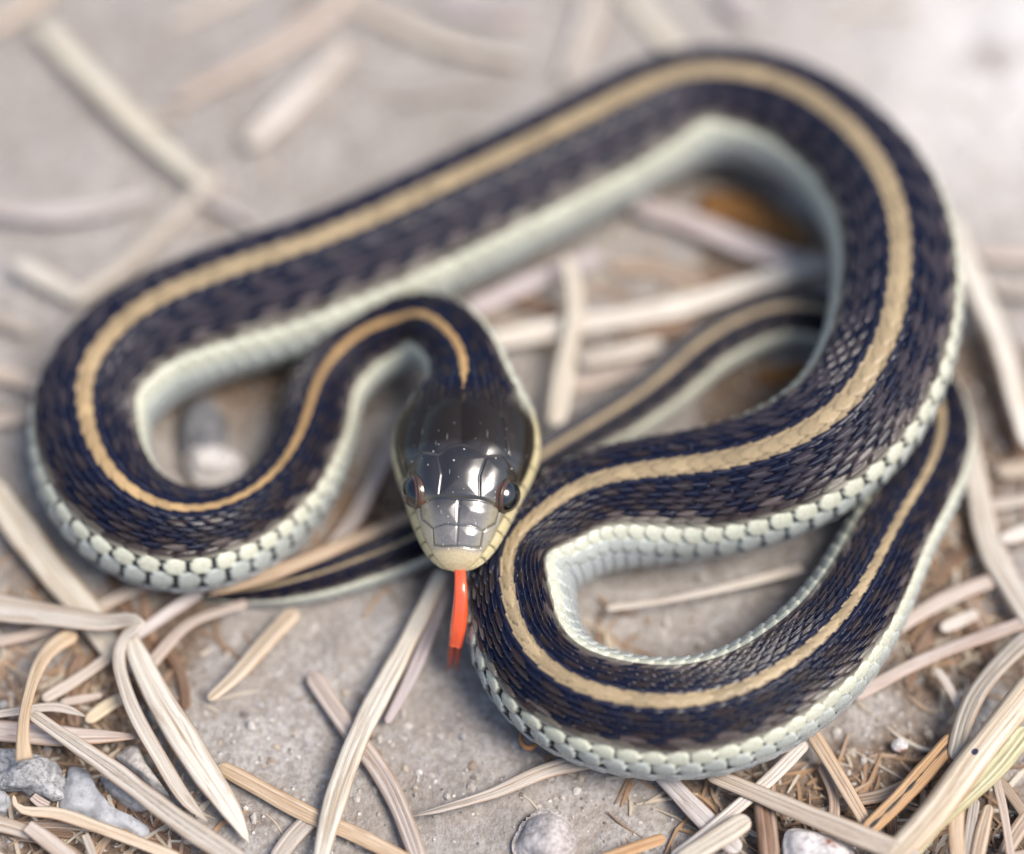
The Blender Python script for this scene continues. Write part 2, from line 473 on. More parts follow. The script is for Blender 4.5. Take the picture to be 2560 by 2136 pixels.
def build_snake():
    # path: head axis (mouth level) then the body's own axis, found from the stripe and the two outlines
    P = []; R = []; ST = []; OFF = []
    for h in (0.0, 0.2, 0.4, 0.6, 0.75):
        P.append(SN + HDIR * h); R.append(0.2); ST.append(.5); OFF.append(None)
    xy = np.array([(q[0] * K, q[1] * K) for q in BODY])
    ti = np.gradient(smooth(xy, 3), axis=0); ti /= np.linalg.norm(ti, axis=1)[:, None]
    lf = np.stack([ti[:, 1], -ti[:, 0]], 1)
    dl_ = smooth(np.array([q[3] * K for q in BODY], float), 3); dr_ = smooth(np.array([q[4] * K for q in BODY], float), 3)
    rpx = smooth((dl_ + dr_) / 2, 5)
    cpx = xy + lf * ((dl_ - dr_) / 2)[:, None]
    for q, c_, rp, o_ in zip(BODY, cpx, rpx, -(dl_ - dr_) / 2 / rpx):
        r = 0.3
        for it in range(4):
            p = px2w(c_[0], c_[1], q[2] + 0.9 * r); r = rp / pxscale(p)
        P.append(p); R.append(r); ST.append(q[5]); OFF.append(float(np.clip(o_, -.95, .95)))
    P = np.array(P)
    kn = np.concatenate([[0], np.cumsum(np.linalg.norm(np.diff(P, axis=0), axis=1))])
    tt = np.linspace(0, kn[-1], 12000)
    pos = smooth(spline(kn, P, tt), 140)
    arc = np.concatenate([[0], np.cumsum(np.linalg.norm(np.diff(pos, axis=0), axis=1))])
    rad = smooth(np.interp(tt, kn, R), 200); st = smooth(np.interp(tt, kn, ST), 200)
    L = arc[-1]
    hs = 0.95 * (np.linspace(0, 1, 210) ** 1.25)
    s = np.concatenate([hs[:-1], np.arange(0.95, L, 0.0085), [L]])
    C = np.stack([np.interp(s, arc, pos[:, c]) for c in range(3)], 1)
    rad = np.interp(s, arc, rad); st = np.interp(s, arc, st)
    T = np.gradient(C, s, axis=0); T /= np.linalg.norm(T, axis=1)[:, None]
    T = smooth(T, 9); T /= np.linalg.norm(T, axis=1)[:, None]
    Zw = np.array([0, 0, 1.0])
    Zv = Zw - T * (T @ Zw)[:, None]; Zv /= np.linalg.norm(Zv, axis=1)[:, None]
    Xv = np.cross(T, Zv)
    # roll of the back, so that the stripe lies where it does between the outlines
    rk = []
    for k_ in range(len(P)):
        if OFF[k_] is None: rk.append(0.0); continue
        i_ = int(np.argmin(np.linalg.norm(C - P[k_], axis=1)))
        v_ = C[i_] - CAM; v_ /= np.linalg.norm(v_)
        q_ = np.cross(T[i_], v_); q_ /= np.linalg.norm(q_)
        # sign: towards the left outline as seen in the picture
        tl = np.array([T[i_][0], -(T[i_] @ UPV)]); ql = np.array([q_[0], -(q_ @ UPV)])
        if ql @ np.array([tl[1], -tl[0]]) < 0: q_ = -q_
        al = math.atan2(q_ @ Xv[i_], q_ @ Zv[i_]); ac = math.acos(OFF[k_])
        cand = [((w_ + math.pi) % (2 * math.pi)) - math.pi for w_ in (-al + ac, -al - ac)]
        rk.append(max(-0.7, min(0.7, min(cand, key=abs))))
    rk = smooth(np.array(rk), 3)
    roll = smooth(np.interp(s, np.interp(kn, tt, arc), rk), 61)
    cr, sr = np.cos(roll)[:, None], np.sin(roll)[:, None]
    Xv, Zv = Xv * cr + Zv * sr, Zv * cr - Xv * sr
    # profile along the body
    W = np.interp(s, H_TAB[:, 0], H_TAB[:, 1]); Tp = np.interp(s, H_TAB[:, 0], H_TAB[:, 2]); Bt = np.interp(s, H_TAB[:, 0], H_TAB[:, 3])
    sm = lambda a: np.concatenate([a[:14], smooth(a, 21)[14:]])
    W, Tp, Bt = sm(W), sm(Tp), sm(Bt)
    k = sstep(0.95, 1.35, s)
    W = W * (1 - k) + rad * k; Tp = Tp * (1 - k) + 0.97 * rad * k; Bt = Bt * (1 - k) + 0.89 * rad * k
    # columns round the body: angle phi from the back's midline
    half = [6.5, 9.5, 7.5, 6.8, 6.2, 6.0, 6.0, 9.0, 18.0, 24.0]   # rows 10 .. 1, degrees
    edges = np.concatenate([[0], np.cumsum(half)])
    cent = np.concatenate([[0], (edges[1:-1] + edges[2:]) / 2])   # centres of rows 10..1
    NPR = 13
    ph = np.concatenate([np.interp(np.linspace(0, 9.5, int(9.5 * NPR) + 1), np.concatenate([[0], np.arange(10) + .5]), edges), np.linspace(edges[-1], 180, 26)[1:]])
    phi = np.concatenate([-ph[::-1][:-1], ph])[:-1]               # closed loop
    nph = len(phi); ns = len(s)
    aph = np.abs(phi); sgn = np.where(phi >= 0, 1, -1)
    dcen = np.interp(aph, np.concatenate([cent, [edges[-1], 180]]), np.concatenate([np.arange(10), [9.55, 13]]))
    b = 10 + sgn * dcen                                           # row coordinate, 10 = midline
    ph_r = np.radians(phi)
    # cross-section
    kk = sstep(0.75, 1.25, s)[:, None]
    sx, cz = np.sin(ph_r)[None, :], np.cos(ph_r)[None, :]
    x_b = np.sign(sx) * np.abs(sx) ** 0.97; zt_b = np.maximum(cz, 0); zb_b = -np.maximum(-cz, 0) ** 0.82
    # head: flattened crown with a clear canthus, sides dropping to the lip
    ex = np.interp(s, [0, .05, .2, .5, .8, 1.1], [1.0, .95, .74, .70, .76, .95])[:, None]
    x_h = np.sign(sx) * np.abs(sx) ** ex; zt_h = np.maximum(cz, 0) ** np.interp(s, [0, .05, .25, .5, .8, 1.1], [1.0, .9, .70, .62, .70, 1.0])[:, None]
    zb_h = -np.maximum(-cz, 0) ** 0.75
    xs_ = (x_h * (1 - kk) + x_b * kk) * W[:, None]
    # the head narrows from lip to crown
    tz = (zt_h * (1 - kk) + zt_b * kk)
    crown = np.interp(s, [0, .1, .3, .45, .65, .9, 1.2], [0, .14, .20, .22, .27, .22, 0])[:, None]
    xs_ = xs_ * (1 - crown * tz ** 1.5)
    zs_ = tz * Tp[:, None] + (zb_h * (1 - kk) + zb_b * kk) * Bt[:, None]
    # scales
    fade0 = sstep(0.9, 1.4, s)
    pitch = 0.102 * (rad / 0.33) ** 0.45
    pitch = np.maximum(pitch, 0.02)
    a = np.concatenate([[0], np.cumsum(np.diff(s) / ((pitch[1:] + pitch[:-1]) / 2))])
    # curvature for stretch on the outer side of bends
    dT = np.gradient(T, s, axis=0); kap = np.einsum('ij,ij->i', dT, Xv); kap = smooth(kap, 61)
    stretch = np.clip(1 - kap[:, None] * xs_, 0.6, 1.6)
    kr = (kap * rad)[:, None] * sgn[None, :]                      # > 0 on the inner side of a bend
    fac = np.where(kr > 0, 1 - 0.38 * np.clip(kr, 0, .8), 1 - 0.12 * np.clip(kr, -.8, 0)) ** fade0[:, None]
    fac = fac * (1 + 0.06 * sstep(0.21, 0.13, rad) * (s > 8))[:, None]      # on the tail the dark rows reach further down
    k_loop = 5 + [q[:2] for q in BODY].index((1324, 963)); s_loop = float(np.interp(kn[k_loop], tt, arc))
    fac = fac * (1 + 0.12 * (sstep(1.4, 2.4, s) * (1 - sstep(s_loop - 1.2, s_loop, s)))[:, None] * sstep(-.25, .0, kr))
    fac = fac * (1 - 0.17 * sstep(s_loop - .6, s_loop + 1.0, s) * sstep(0.17, 0.22, rad))[:, None]   # broader pale flank towards the vent
    aphe = aph[None, :] / fac
    dcen = np.interp(aphe.ravel(), np.concatenate([cent, [edges[-1], 180, 400]]), np.concatenate([np.arange(10), [9.55, 13, 20]])).reshape(ns, nph)
    A = np.broadcast_to(a[:, None], (ns, nph)); B = 10 + sgn[None, :] * dcen
    best = np.full((ns, nph), -1.0); bi = np.zeros((ns, nph), np.int32); br = np.zeros((ns, nph), np.int32)
    be = np.zeros((ns, nph)); bu = np.zeros((ns, nph)); bd = np.zeros((ns, nph))
    r0 = np.round(B).astype(np.int32)
    for dr in (-1, 0, 1):
        r = r0 + dr
        okr = (r >= 1) & (r <= 19)
        d = np.minimum(r, 20 - r)
        pale = d <= 2
        o = 0.5 * (r % 2)
        i0 = np.floor(A - o)
        for di in (-1, 0, 1):
            i = i0 + di
            u = (A - (i + o + 0.5)) * stretch ** 0.9
            tip = np.where(pale, 0.61, 0.84); wmax = np.where(pale, 0.60, 0.60)
            un = u / tip
            w = wmax * np.clip(1 - np.abs(un) ** np.where(pale, 3.0, 2.1), 0, 1) ** np.where(pale, 0.62, 1.0)
            db = B - r
            e = 1 - np.abs(db) / np.maximum(w, 1e-4)
            inside = okr & (e > 0) & (np.abs(un) < 1)
            end = np.minimum(e, np.clip((1 - un) * 2.0, 0, 1))
            h = 0.45 + 0.5 * un + 0.28 * (1 - (db / np.maximum(w, 1e-4)) ** 2) - 0.32 * np.exp(-end * 7)
            h = h + np.where(pale, 0.06, np.where(d >= 9, 0.10, 0.30)) * np.exp(-(db / 0.065) ** 2) * sstep(-0.9, -0.3, un)
            h = np.where(inside, np.maximum(h, 0.0), -1)
            m = h > best
            best = np.where(m, h, best); bi = np.where(m, i, bi).astype(np.int32); br = np.where(m, r, br)
            be = np.where(m, end, be); bu = np.where(m, un, bu); bd = np.where(m, db, bd)
    skin = best < 0
    hgt = np.where(skin, -0.10, best)
    # belly plates
    vent = aphe > edges[-1] + 1.0
    fa = (A + 0.25) % 1.0
    hv = 0.25 + 0.5 * fa - 0.5 * np.exp(-(1 - fa) * 14)
    hgt = np.where(vent, hv, hgt); skin = skin & ~vent
    fade = (sstep(0.75, 1.0, s) * sstep(0, 0.25, L - s))[:, None]
    amp = 0.19 * pitch[:, None] * fade * (1 - 0.5 * (np.abs(B - 10) < 1.2))
    disp = amp * hgt
    # ---------------- colours
    d = np.minimum(br, 20 - br)
    rnd = np.modf(np.abs(np.sin(bi * 12.9898 + br * 78.233) * 43758.5453))[0]
    BROWN = np.array([0.020, 0.0140, 0.0145]); BLACK = np.array([0.0026, 0.0042, 0.0165]); TAN = np.array([0.325, 0.25, 0.148]); TAN2 = np.array([0.42, 0.265, 0.115])
    CREAM = np.array([0.475, 0.485, 0.395]); GREY = np.array([0.36, 0.385, 0.36]); BELLY = np.array([0.345, 0.37, 0.375]); SKIN = np.array([0.008, 0.009, 0.014])
    col = np.zeros((ns, nph, 3)); rough = np.full((ns, nph), 0.23)
    col[:] = BROWN
    jit = (rnd - 0.5)
    per = (bi + (d > 6)) % 2
    spot_hi = (d >= 7) & (d <= 8) & (per == 0)
    spot_lo = (d >= 4) & (d <= 5) & (bi % 2 == 1)
    col = np.where((spot_hi | spot_lo)[..., None], BLACK, col)

    mixb = np.clip(0.45 + 0.9 * jit, 0, 1)[..., None]
    midr = (d >= 6) & (d <= 7) & ~spot_hi
    col = np.where(midr[..., None], BROWN * mixb + BLACK * (1 - mixb), col)
    col = np.where((d >= 9)[..., None], BLACK * 1.1 + 0.10 * BROWN * (per == 1)[..., None], col)
    mauve = np.array([0.034, 0.029, 0.040])
    far = sstep(3.5, 5.5, s)[:, None] * (1 - sstep(11.5, 13.0, s)[:, None])
    lightr = (d >= 4) & (d <= 8) & ~spot_hi & ~spot_lo
    fl_ = (far * lightr * (0.55 + 0.45 * rnd))[..., None]
    col = col * (1 - fl_) + mauve * fl_
    fleck = (d == 4) & (bi % 2 == 0) & (rnd > .35)
    col = np.where(fleck[..., None], col * .5 + np.array([0.13, 0.105, 0.10]) * .5, col)
    darkr = (d >= 4) & (d <= 9)
    ed = np.exp(-(be / 0.13) ** 2) * darkr
    col = col * (1 - 0.75 * ed[..., None])
    keel_glint = np.exp(-(bd / 0.055) ** 2) * darkr * sstep(-.5, .2, bu) * sstep(0.02, 0.2, be) * (0.4 + 0.9 * rnd)
    col = col + np.array([0.050, 0.047, 0.055]) * keel_glint[..., None]  # thin pale line along each dark keel, a glint put into the colour
    # row 3: brown-pinkish paling to cream at its lower margin
    low = sstep(-0.1, 0.55, np.where(B < 10, -bd, bd))
    c3 = np.array([0.20, 0.15, 0.125]) * 0.9
    t3 = np.clip(low * 0.8 + (rnd - 0.35) * 0.55, 0, 1)[..., None]
    col = np.where((d == 3)[..., None], BROWN * 1.3 * (1 - t3) + (c3 * 0.5 + CREAM * 0.5) * t3, col)
    col = np.where((d == 2)[..., None], CREAM * (0.92 + 0.16 * rnd[..., None]), col)
    col = np.where((d == 1)[..., None], GREY * (0.9 + 0.2 * rnd[..., None]), col)
    rimp = np.exp(-(be / 0.22) ** 2) * (d <= 2)
    col = col * (1 - 0.10 * (d == 1) * (1 - rimp))[..., None] * (1 + 0.22 * rimp)[..., None]
    # dark seams round the pale scales
    seam = np.exp(-(be / 0.06) ** 2) * (d <= 2) * sstep(0.85, 1.12, stretch)
    col = col * (1 - 0.7 * seam[..., None])
    # back stripe
    wob = 0.17 * (((a[:, None] + 0.5 * (B > 10)) % 1.0) - 0.5)
    hw = 0.80 * st[:, None] * (sstep(0.92, 1.10, s)[:, None] ** 0.6)
    stripe = 1 - sstep(hw - 0.06, hw + 0.06, np.abs(B - 10) + wob)
    neckish = (1 - sstep(2.2, 6.0, s))[:, None, None]
    sc = (TAN * (1 - neckish) + TAN2 * neckish) * (0.80 + 0.36 * rnd[..., None])
    sc = sc * (1 - 0.7 * np.exp(-(be / 0.08) ** 2))[..., None]
    col = col * (1 - stripe[..., None]) + sc * stripe[..., None]
    rough = rough + 0.16 * stripe + 0.05 * (d <= 2)
    # scale tips of the dark rows carry the painted keel glint
    col = np.where(skin[..., None], SKIN, col); rough = np.where(skin, 0.6, rough)
    bl = BELLY * (0.96 + 0.08 * np.sin(bi * 1.7))[..., None]
    bl = bl * (1 - 0.35 * np.exp(-((1 - fa) / 0.06) ** 2))[..., None]
    col = np.where(vent[..., None], bl, col)
    # ---------------- head colouring and plates
    hx = xs_.copy(); hh = np.broadcast_to(s[:, None], (ns, nph)); hz = zs_
    topn = np.clip(tz, 0, 1)                                           # 1 on the crown, 0 at the lip line
    on_head = (s < 1.0)
    def seg(p, q):
        (x0, h0), (x1, h1) = p, q
        vx, vh = x1 - x0, h1 - h0; l2 = vx * vx + vh * vh
        sub = slice(0, int(on_head.sum()))
        X = np.abs(hx[sub]); Hh = hh[sub]
        t = np.clip(((X - x0) * vx + (Hh - h0) * vh) / l2, 0, 1)
        return np.hypot(X - (x0 + t * vx), Hh - (h0 + t * vh))
    nh = int(on_head.sum())
    # sutures on the crown, mirrored (x, h)
    S = [((0, .078), (.075, .078)), ((.075, .078), (.118, .092)), ((.118, .092), (.128, .16)), ((.128, .16), (.06, .172)), ((.06, .172), (0, .166)),
         ((0, .078), (0, .285)), ((.128, .16), (.188, .215)), ((.188, .215), (.205, .285)), ((.205, .285), (.10, .292)), ((.10, .292), (0, .285)),
         ((.10, .292), (.092, .40)), ((.092, .40), (.118, .50)), ((.118, .50), (.07, .545)), ((.07, .545), (0, .565)),
         ((.205, .285), (.262, .36)), ((.262, .36), (.268, .46)), ((.268, .46), (.20, .53)), ((.20, .53), (.118, .50)),
         ((0, .565), (0, .84)), ((0, .84), (.10, .855)), ((.10, .855), (.20, .76)), ((.20, .76), (.235, .55)), ((.235, .55), (.20, .53))]
    dmin = np.full((nh, nph), 9.0)
    for p, q in S: dmin = np.minimum(dmin, seg(p, q))
    crownm = sstep(0.42, 0.55, topn[:nh])
    lipz = hz[:nh]
    # lip shields: seams across the side of the head below the eye line
    side = (1 - crownm) * (lipz > -0.02)
    labial_h = [.05, .115, .19, .27, .36, .46, .57, .69]
    dl = np.full((nh, nph), 9.0)
    for lh in labial_h: dl = np.minimum(dl, np.abs(hh[:nh] - lh - 0.18 * (0.10 - lipz)))
    dl = np.where(lipz < 0.105, dl, 9)
    dl = np.minimum(dl, np.where((hh[:nh] > .04) & (hh[:nh] < .8), np.abs(lipz - 0.112), 9))   # upper lip line
    dm = np.abs(lipz - 0.0) + np.where(hh[:nh] < 0.03, 9, 0)                                 # mouth
    groove = np.exp(-(dmin / 0.0042) ** 2) * crownm * np.where(hh[:nh] > .57, .55, 1.0)
    # frontal and brow plates stand proud of the plates behind
    X = np.abs(hx[:nh]); Hh = hh[:nh]
    brow_edge = np.interp(X, [0, .07, .118, .20, .268, .30], [.565, .545, .505, .53, .47, .40])
    cap = sstep(.287, .30, Hh) * (1 - sstep(-0.004, 0.010, Hh - brow_edge)) * crownm * (1 - sstep(.262, .278, X))
    disp[:nh] += (0.013 * cap - 0.0060 * groove - 0.004 * np.exp(-(dl / .005) ** 2) * side - 0.007 * np.exp(-(dm / .006) ** 2))
    # plates slightly domed
    disp[:nh] += 0.011 * (1 - np.exp(-(dmin / 0.045) ** 2)) * crownm
    CROWN = np.array([0.014, 0.0100, 0.0065]); SNOUT = np.array([0.150, 0.138, 0.125]); LIP = np.array([0.58, 0.50, 0.29]); ROST = np.array([0.44, 0.36, 0.215]); LORE = np.array([0.17, 0.145, 0.10])
    f = sstep(.14, .33, Hh)[..., None]
    hc = SNOUT * (1 - f) + CROWN * f
    r_ = (1 - sstep(.045, .085, Hh - 0.18 * np.maximum(X - 0.06, 0)))[..., None]
    hc = hc * (1 - r_) + ROST * r_
    ws = np.maximum(W[:nh, None], .02)
    fl = (sstep(.42, .72, X / ws) * (1 - sstep(.26, .34, Hh)) * sstep(.05, .10, Hh))[..., None]
    hc = hc * (1 - .8 * fl) + np.array([0.27, 0.235, 0.155]) * .8 * fl
    edge_tan = np.exp(-(np.abs(Hh - brow_edge) / 0.005) ** 2) * crownm * (X < .27)
    sidec = LIP * (1 - sstep(.085, .125, lipz))[..., None] + LORE * sstep(.085, .125, lipz)[..., None]
    dk = (sstep(.34, .50, Hh) * sstep(.07, .11, lipz))[..., None]
    sidec = sidec * (1 - dk) + np.array([0.02, 0.016, 0.013]) * dk
    hc = hc * crownm[..., None] + sidec * (1 - crownm[..., None])
    hc = hc * (1 - 0.7 * groove[..., None]) * (1 - 0.72 * (np.exp(-(dl / .0055) ** 2) * side)[..., None])
    hc = hc * (1 - edge_tan[..., None] * 0.6) + np.array([0.11, 0.065, 0.04]) * edge_tan[..., None] * 0.6
    chin = sstep(0.0, 0.05, -lipz)[..., None]
    hc = hc * (1 - chin) + np.array([0.55, 0.55, 0.47]) * chin
    bl_ = sstep(.80, .99, Hh)[..., None]
    col[:nh] = hc * (1 - bl_) + col[:nh] * bl_
    rough[:nh] = (0.22 + 0.20 * (1 - crownm) + 0.12 * r_[..., 0]) * (1 - bl_[..., 0]) + rough[:nh] * bl_[..., 0]
    # neck: keep it dark above the lip stripe
    dust = np.full((ns, nph), 0.05)
    dust[:nh] = np.interp(Hh, [0, .1, .3, .42, .55, .62, 1.0], [.7, .55, .35, 1.0, .75, .15, .05])
    dust = np.where((s[:, None] > 12.0), 0.10, dust)
    gloss = np.zeros((ns, nph)); gloss[:nh] = (crownm * (1 - .7 * bl_[..., 0]) * np.interp(Hh, [0, .08, .14, .30, .42, .56, .60, .8], [.2, .9, 1, 1, .8, .6, .15, .1]))
    # ---------------- geometry
    pos3 = C[:, None, :] + Xv[:, None, :] * xs_[..., None] + Zv[:, None, :] * zs_[..., None]
    nrm = Xv[:, None, :] * (sx * np.maximum(Tp + Bt, 1e-4)[:, None] / 2)[..., None] + Zv[:, None, :] * (cz * np.maximum(W, 1e-4)[:, None])[..., None]
    nrm = nrm / np.maximum(np.linalg.norm(nrm, axis=2, keepdims=True), 1e-6)
    ft = np.clip(1 - s / 0.03, 0, 1)[:, None, None]
    nrm = nrm * (1 - ft) - T[:, None, :] * ft
    pos3 = pos3 + nrm * disp[..., None]
    # rest on the soil: never below it
    gz = gheight(pos3[..., 0], pos3[..., 1]) + 0.004
    pos3[..., 2] = np.maximum(pos3[..., 2], gz)
    i = np.arange(ns - 1)[:, None] * nph; j = np.arange(nph)[None, :]; j2 = (j + 1) % nph
    F = np.stack([(i + j), (i + nph + j), (i + nph + j2), (i + j2)], -1).reshape(-1, 4)
    endf = [np.array([np.arange(nph)[::-1] + (ns - 1) * nph]), np.array([np.arange(nph)])]
    me = mesh_from('snake_body', pos3, [F] + endf)
    attr_color(me, 'tint', np.clip(col, 0, 1).reshape(-1, 3)); attr_float(me, 'rough', np.clip(rough, .05, 1)); attr_float(me, 'head_dust', dust); attr_float(me, 'gloss', gloss)
    root = obj('garter_snake', None)
    root.location = (float(C[len(C) // 2][0]), float(C[len(C) // 2][1]), 0)
    tag(root, 'striped garter snake coiled on the soil with its orange tongue out', 'snake')
    bpy.context.view_layer.update()
    inv = root.matrix_world.inverted()
    body = obj('body', me, M_SNAKE, root); body.matrix_parent_inverse = inv
    # eyes
    def sphere(rx, ry, rz, nu=36, nv=20, vmin=0.0, vmax=math.pi):
        vs = []
        for iv in range(nv + 1):
            v = vmin + (vmax - vmin) * iv / nv
            for iu in range(nu):
                u = 2 * math.pi * iu / nu
                vs.append((rx * math.cos(v), ry * math.sin(v) * math.cos(u), rz * math.sin(v) * math.sin(u)))
        fs = [(iv * nu + iu, iv * nu + (iu + 1) % nu, (iv + 1) * nu + (iu + 1) % nu, (iv + 1) * nu + iu) for iv in range(nv) for iu in range(nu)]
        return np.array(vs), np.array(fs)
    for sd_ in (-1, 1):
        c = SN + HDIR * 0.385 + HSIDE * sd_ * 0.212 + np.array([0, 0, 0.148])
        out = HSIDE * sd_ * 0.93 - HDIR * 0.26 + np.array([0, 0, 0.22]); out /= np.linalg.norm(out)
        fw = -HDIR - out * np.dot(-HDIR, out); fw /= np.linalg.norm(fw); up_ = np.cross(out, fw)
        M = np.stack([out, fw, up_], 1)
        vs, fs = sphere(.088, .092, .090)
        e = obj('eye', mesh_from('eye', vs @ M.T + c, fs), M_IRIS, root); e.matrix_parent_inverse = inv
        vs, fs = sphere(.0905, .0945, .0925, 36, 14, 0.0, 1.12)
        p = obj('pupil', mesh_from('pupil', vs @ M.T + c, fs), M_PUPIL, e)
        # orbit ring
        ring = []
        nu, nv = 40, 10
        for iu in range(nu):
            u = 2 * math.pi * iu / nu
            for iv in range(nv):
                v = 2 * math.pi * iv / nv
                rr = .088 + .007 * math.cos(v)
                ring.append((.022 + .008 * math.sin(v), rr * math.cos(u), rr * math.sin(u)))
        fs = [(iu * nv + iv, ((iu + 1) % nu) * nv + iv, ((iu + 1) % nu) * nv + (iv + 1) % nv, iu * nv + (iv + 1) % nv) for iu in range(nu) for iv in range(nv)]
        q = obj('eye_rim', mesh_from('eye_rim', np.array(ring) @ M.T + c, np.array(fs)), M_RIM, e)
    # tongue
    def ribbon(pts, wid, th, n=40, m=12):
        pts = np.array(pts); kn = np.concatenate([[0], np.cumsum(np.linalg.norm(np.diff(pts, axis=0), axis=1))])
        t = np.linspace(0, kn[-1], n); c = spline(kn, pts, t); w = np.interp(t / kn[-1], np.linspace(0, 1, len(wid)), wid)
        tg = np.gradient(c, axis=0); tg /= np.linalg.norm(tg, axis=1)[:, None]
        sdv = np.cross(tg, np.array([0, -0.3, 1.0])); sdv /= np.linalg.norm(sdv, axis=1)[:, None]; nv_ = np.cross(sdv, tg)
        an = np.linspace(0, 2 * np.pi, m, endpoint=False)
        prof = th * np.sin(an) * (1 - 0.35 * np.exp(-(np.cos(an) / .25) ** 2) * (np.sin(an) > 0))
        v = c[:, None] + sdv[:, None] * (np.cos(an)[None, :] * w[:, None] / 2)[..., None] + nv_[:, None] * (prof[None, :] * (w / max(wid))[:, None])[..., None]
        i = np.arange(n - 1)[:, None] * m; j = np.arange(m)[None, :]; j2 = (j + 1) % m
        F = np.stack([i + j, i + j2, i + m + j2, i + m + j], -1).reshape(-1, 4)
        return v.reshape(-1, 3), [F, np.array([np.arange(m)]), np.array([np.arange(m)[::-1] + (n - 1) * m])]
    q = lambda x, y, z: px2w(x, y, z)
    tv, tf = ribbon([q(1146, 1395, 0.555), q(1150, 1432, 0.555), q(1152, 1480, 0.535), q(1150, 1530, 0.452), q(1144, 1580, 0.344), q(1139, 1612, 0.263)], [.056, .060, .070, .082, .084, .070], .034)
    tg = obj('tongue', mesh_from('tongue', tv, tf), M_TONGUE, root); tg.matrix_parent_inverse = inv
    for k_, dx in ((-1, -9), (1, 8)):
        tv, tf = ribbon([q(1140 + dx, 1604, .275), q(1136 + dx, 1634, .20), q(1133 + dx, 1660, .14), q(1131 + dx * 1.2, 1676, .10)], [.036, .034, .024, .006], .018, 24)
        ft_ = obj('fork_tip', mesh_from('fork_tip', tv, tf), M_TONGUE_TIP, tg)
    return pos3
M_RIM = mat_plain('eye_rim_scales', (0.05, 0.038, 0.028), 0.3)
build_snake()

# ------------------------------------------------------------------ needles
PAL = {'pale': (0.46, 0.415, 0.36), 'white': (0.55, 0.515, 0.455), 'pink': (0.44, 0.375, 0.325), 'tan': (0.45, 0.34, 0.235), 'orange': (0.50, 0.315, 0.165),
       'grey': (0.36, 0.325, 0.295), 'brown': (0.22, 0.135, 0.09), 'lav': (0.41, 0.375, 0.375), 'cream': (0.54, 0.455, 0.335), 'green': (0.43, 0.42, 0.26)}

def needle_mesh(name, P, Wd, thick=0.30, ends=(1, 1), groove=1.0, twist=None, seed=0):
    """a dry flat needle swept along P; ends: 0 = cut, 1 = rounded, 2 = pointed"""
    P = np.asarray(P, float)
    kn = np.concatenate([[0], np.cumsum(np.linalg.norm(np.diff(P, axis=0), axis=1))])
    L = kn[-1]; n = max(14, min(70, int(L / 0.045)))
    t = np.linspace(0, L, n)
    endt = np.array([0.0, 0.25, 0.5, 0.75]) * (t[1])
    t = np.unique(np.concatenate([t, endt, L - endt]))
    n = len(t)
    c = spline(kn, P, t)
    w = np.interp(t, kn, Wd)
    rs = np.random.default_rng(seed)
    f1, p1 = rs.uniform(2, 5), rs.uniform(0, 6)
    w = w * (1 + 0.05 * np.sin(t * f1 * 2 + p1) + 0.03 * np.sin(t * f1 * 5.3))
    for side, kind in ((0, ends[0]), (1, ends[1])):
        dd = t if side == 0 else L - t
        wr = w[0] if side == 0 else w[-1]
        if kind == 1:
            q = np.clip(dd / (0.55 * wr), 0, 1); w = w * np.sqrt(np.clip(1 - (1 - q) ** 2, 0.004, 1))
        elif kind == 2:
            q = np.clip(dd / (2.6 * wr + 1e-6), 0, 1); w = w * (0.04 + 0.96 * q ** 0.75)
    tg = np.gradient(c, t, axis=0); tg /= np.linalg.norm(tg, axis=1)[:, None]
    up = np.array([0, 0, 1.0])
    sdv = np.cross(tg, up); sdv /= np.maximum(np.linalg.norm(sdv, axis=1)[:, None], 1e-6)
    nv = np.cross(sdv, tg)
    tw = np.radians(rs.uniform(-10, 10) + rs.uniform(-18, 18) * np.sin(t / L * rs.uniform(1.5, 3.0) + rs.uniform(0, 3)))
    if twist is not None: tw = np.radians(np.interp(t, kn, twist))
    sdv, nv = sdv * np.cos(tw)[:, None] + nv * np.sin(tw)[:, None], nv * np.cos(tw)[:, None] - sdv * np.sin(tw)[:, None]
    va = np.array([-1, -.88, -.66, -.45, -.30, -.20, -.08, 0, .08, .20, .30, .45, .66, .88, 1])
    top = 0.50 * (1 - np.abs(va) ** 3.2) ** 0.8 + 0.06 * np.exp(-((np.abs(va) - .55) / .16) ** 2) - groove * (0.16 * np.exp(-((np.abs(va) - .25) / .11) ** 2) + 0.04 * np.exp(-(va / .05) ** 2))
    vb = np.array([.85, .5, 0, -.5, -.85])
    bot = -0.42 * np.sqrt(1 - vb ** 2)
    vx = np.concatenate([va, vb]); vz = np.concatenate([top, bot]); m = len(vx)
    V = c[:, None] + sdv[:, None] * (vx[None, :] * w[:, None] / 2)[..., None] + nv[:, None] * (vz[None, :] * w[:, None] * thick)[..., None]
    i = np.arange(n - 1)[:, None] * m; j = np.arange(m)[None, :]; j2 = (j + 1) % m
    F = np.stack([i + j, i + j2, i + m + j2, i + m + j], -1).reshape(-1, 4)
    me = mesh_from(name, V, [F, np.array([np.arange(m)]), np.array([np.arange(m)[::-1] + (n - 1) * m])])
    uv = np.zeros((n, m, 3)); uv[..., 0] = t[:, None]; uv[..., 1] = vx[None, :]
    uv[:, len(va):, 1] *= 0.98
    attr_vec(me, 'along', uv.reshape(-1, 3))
    return me

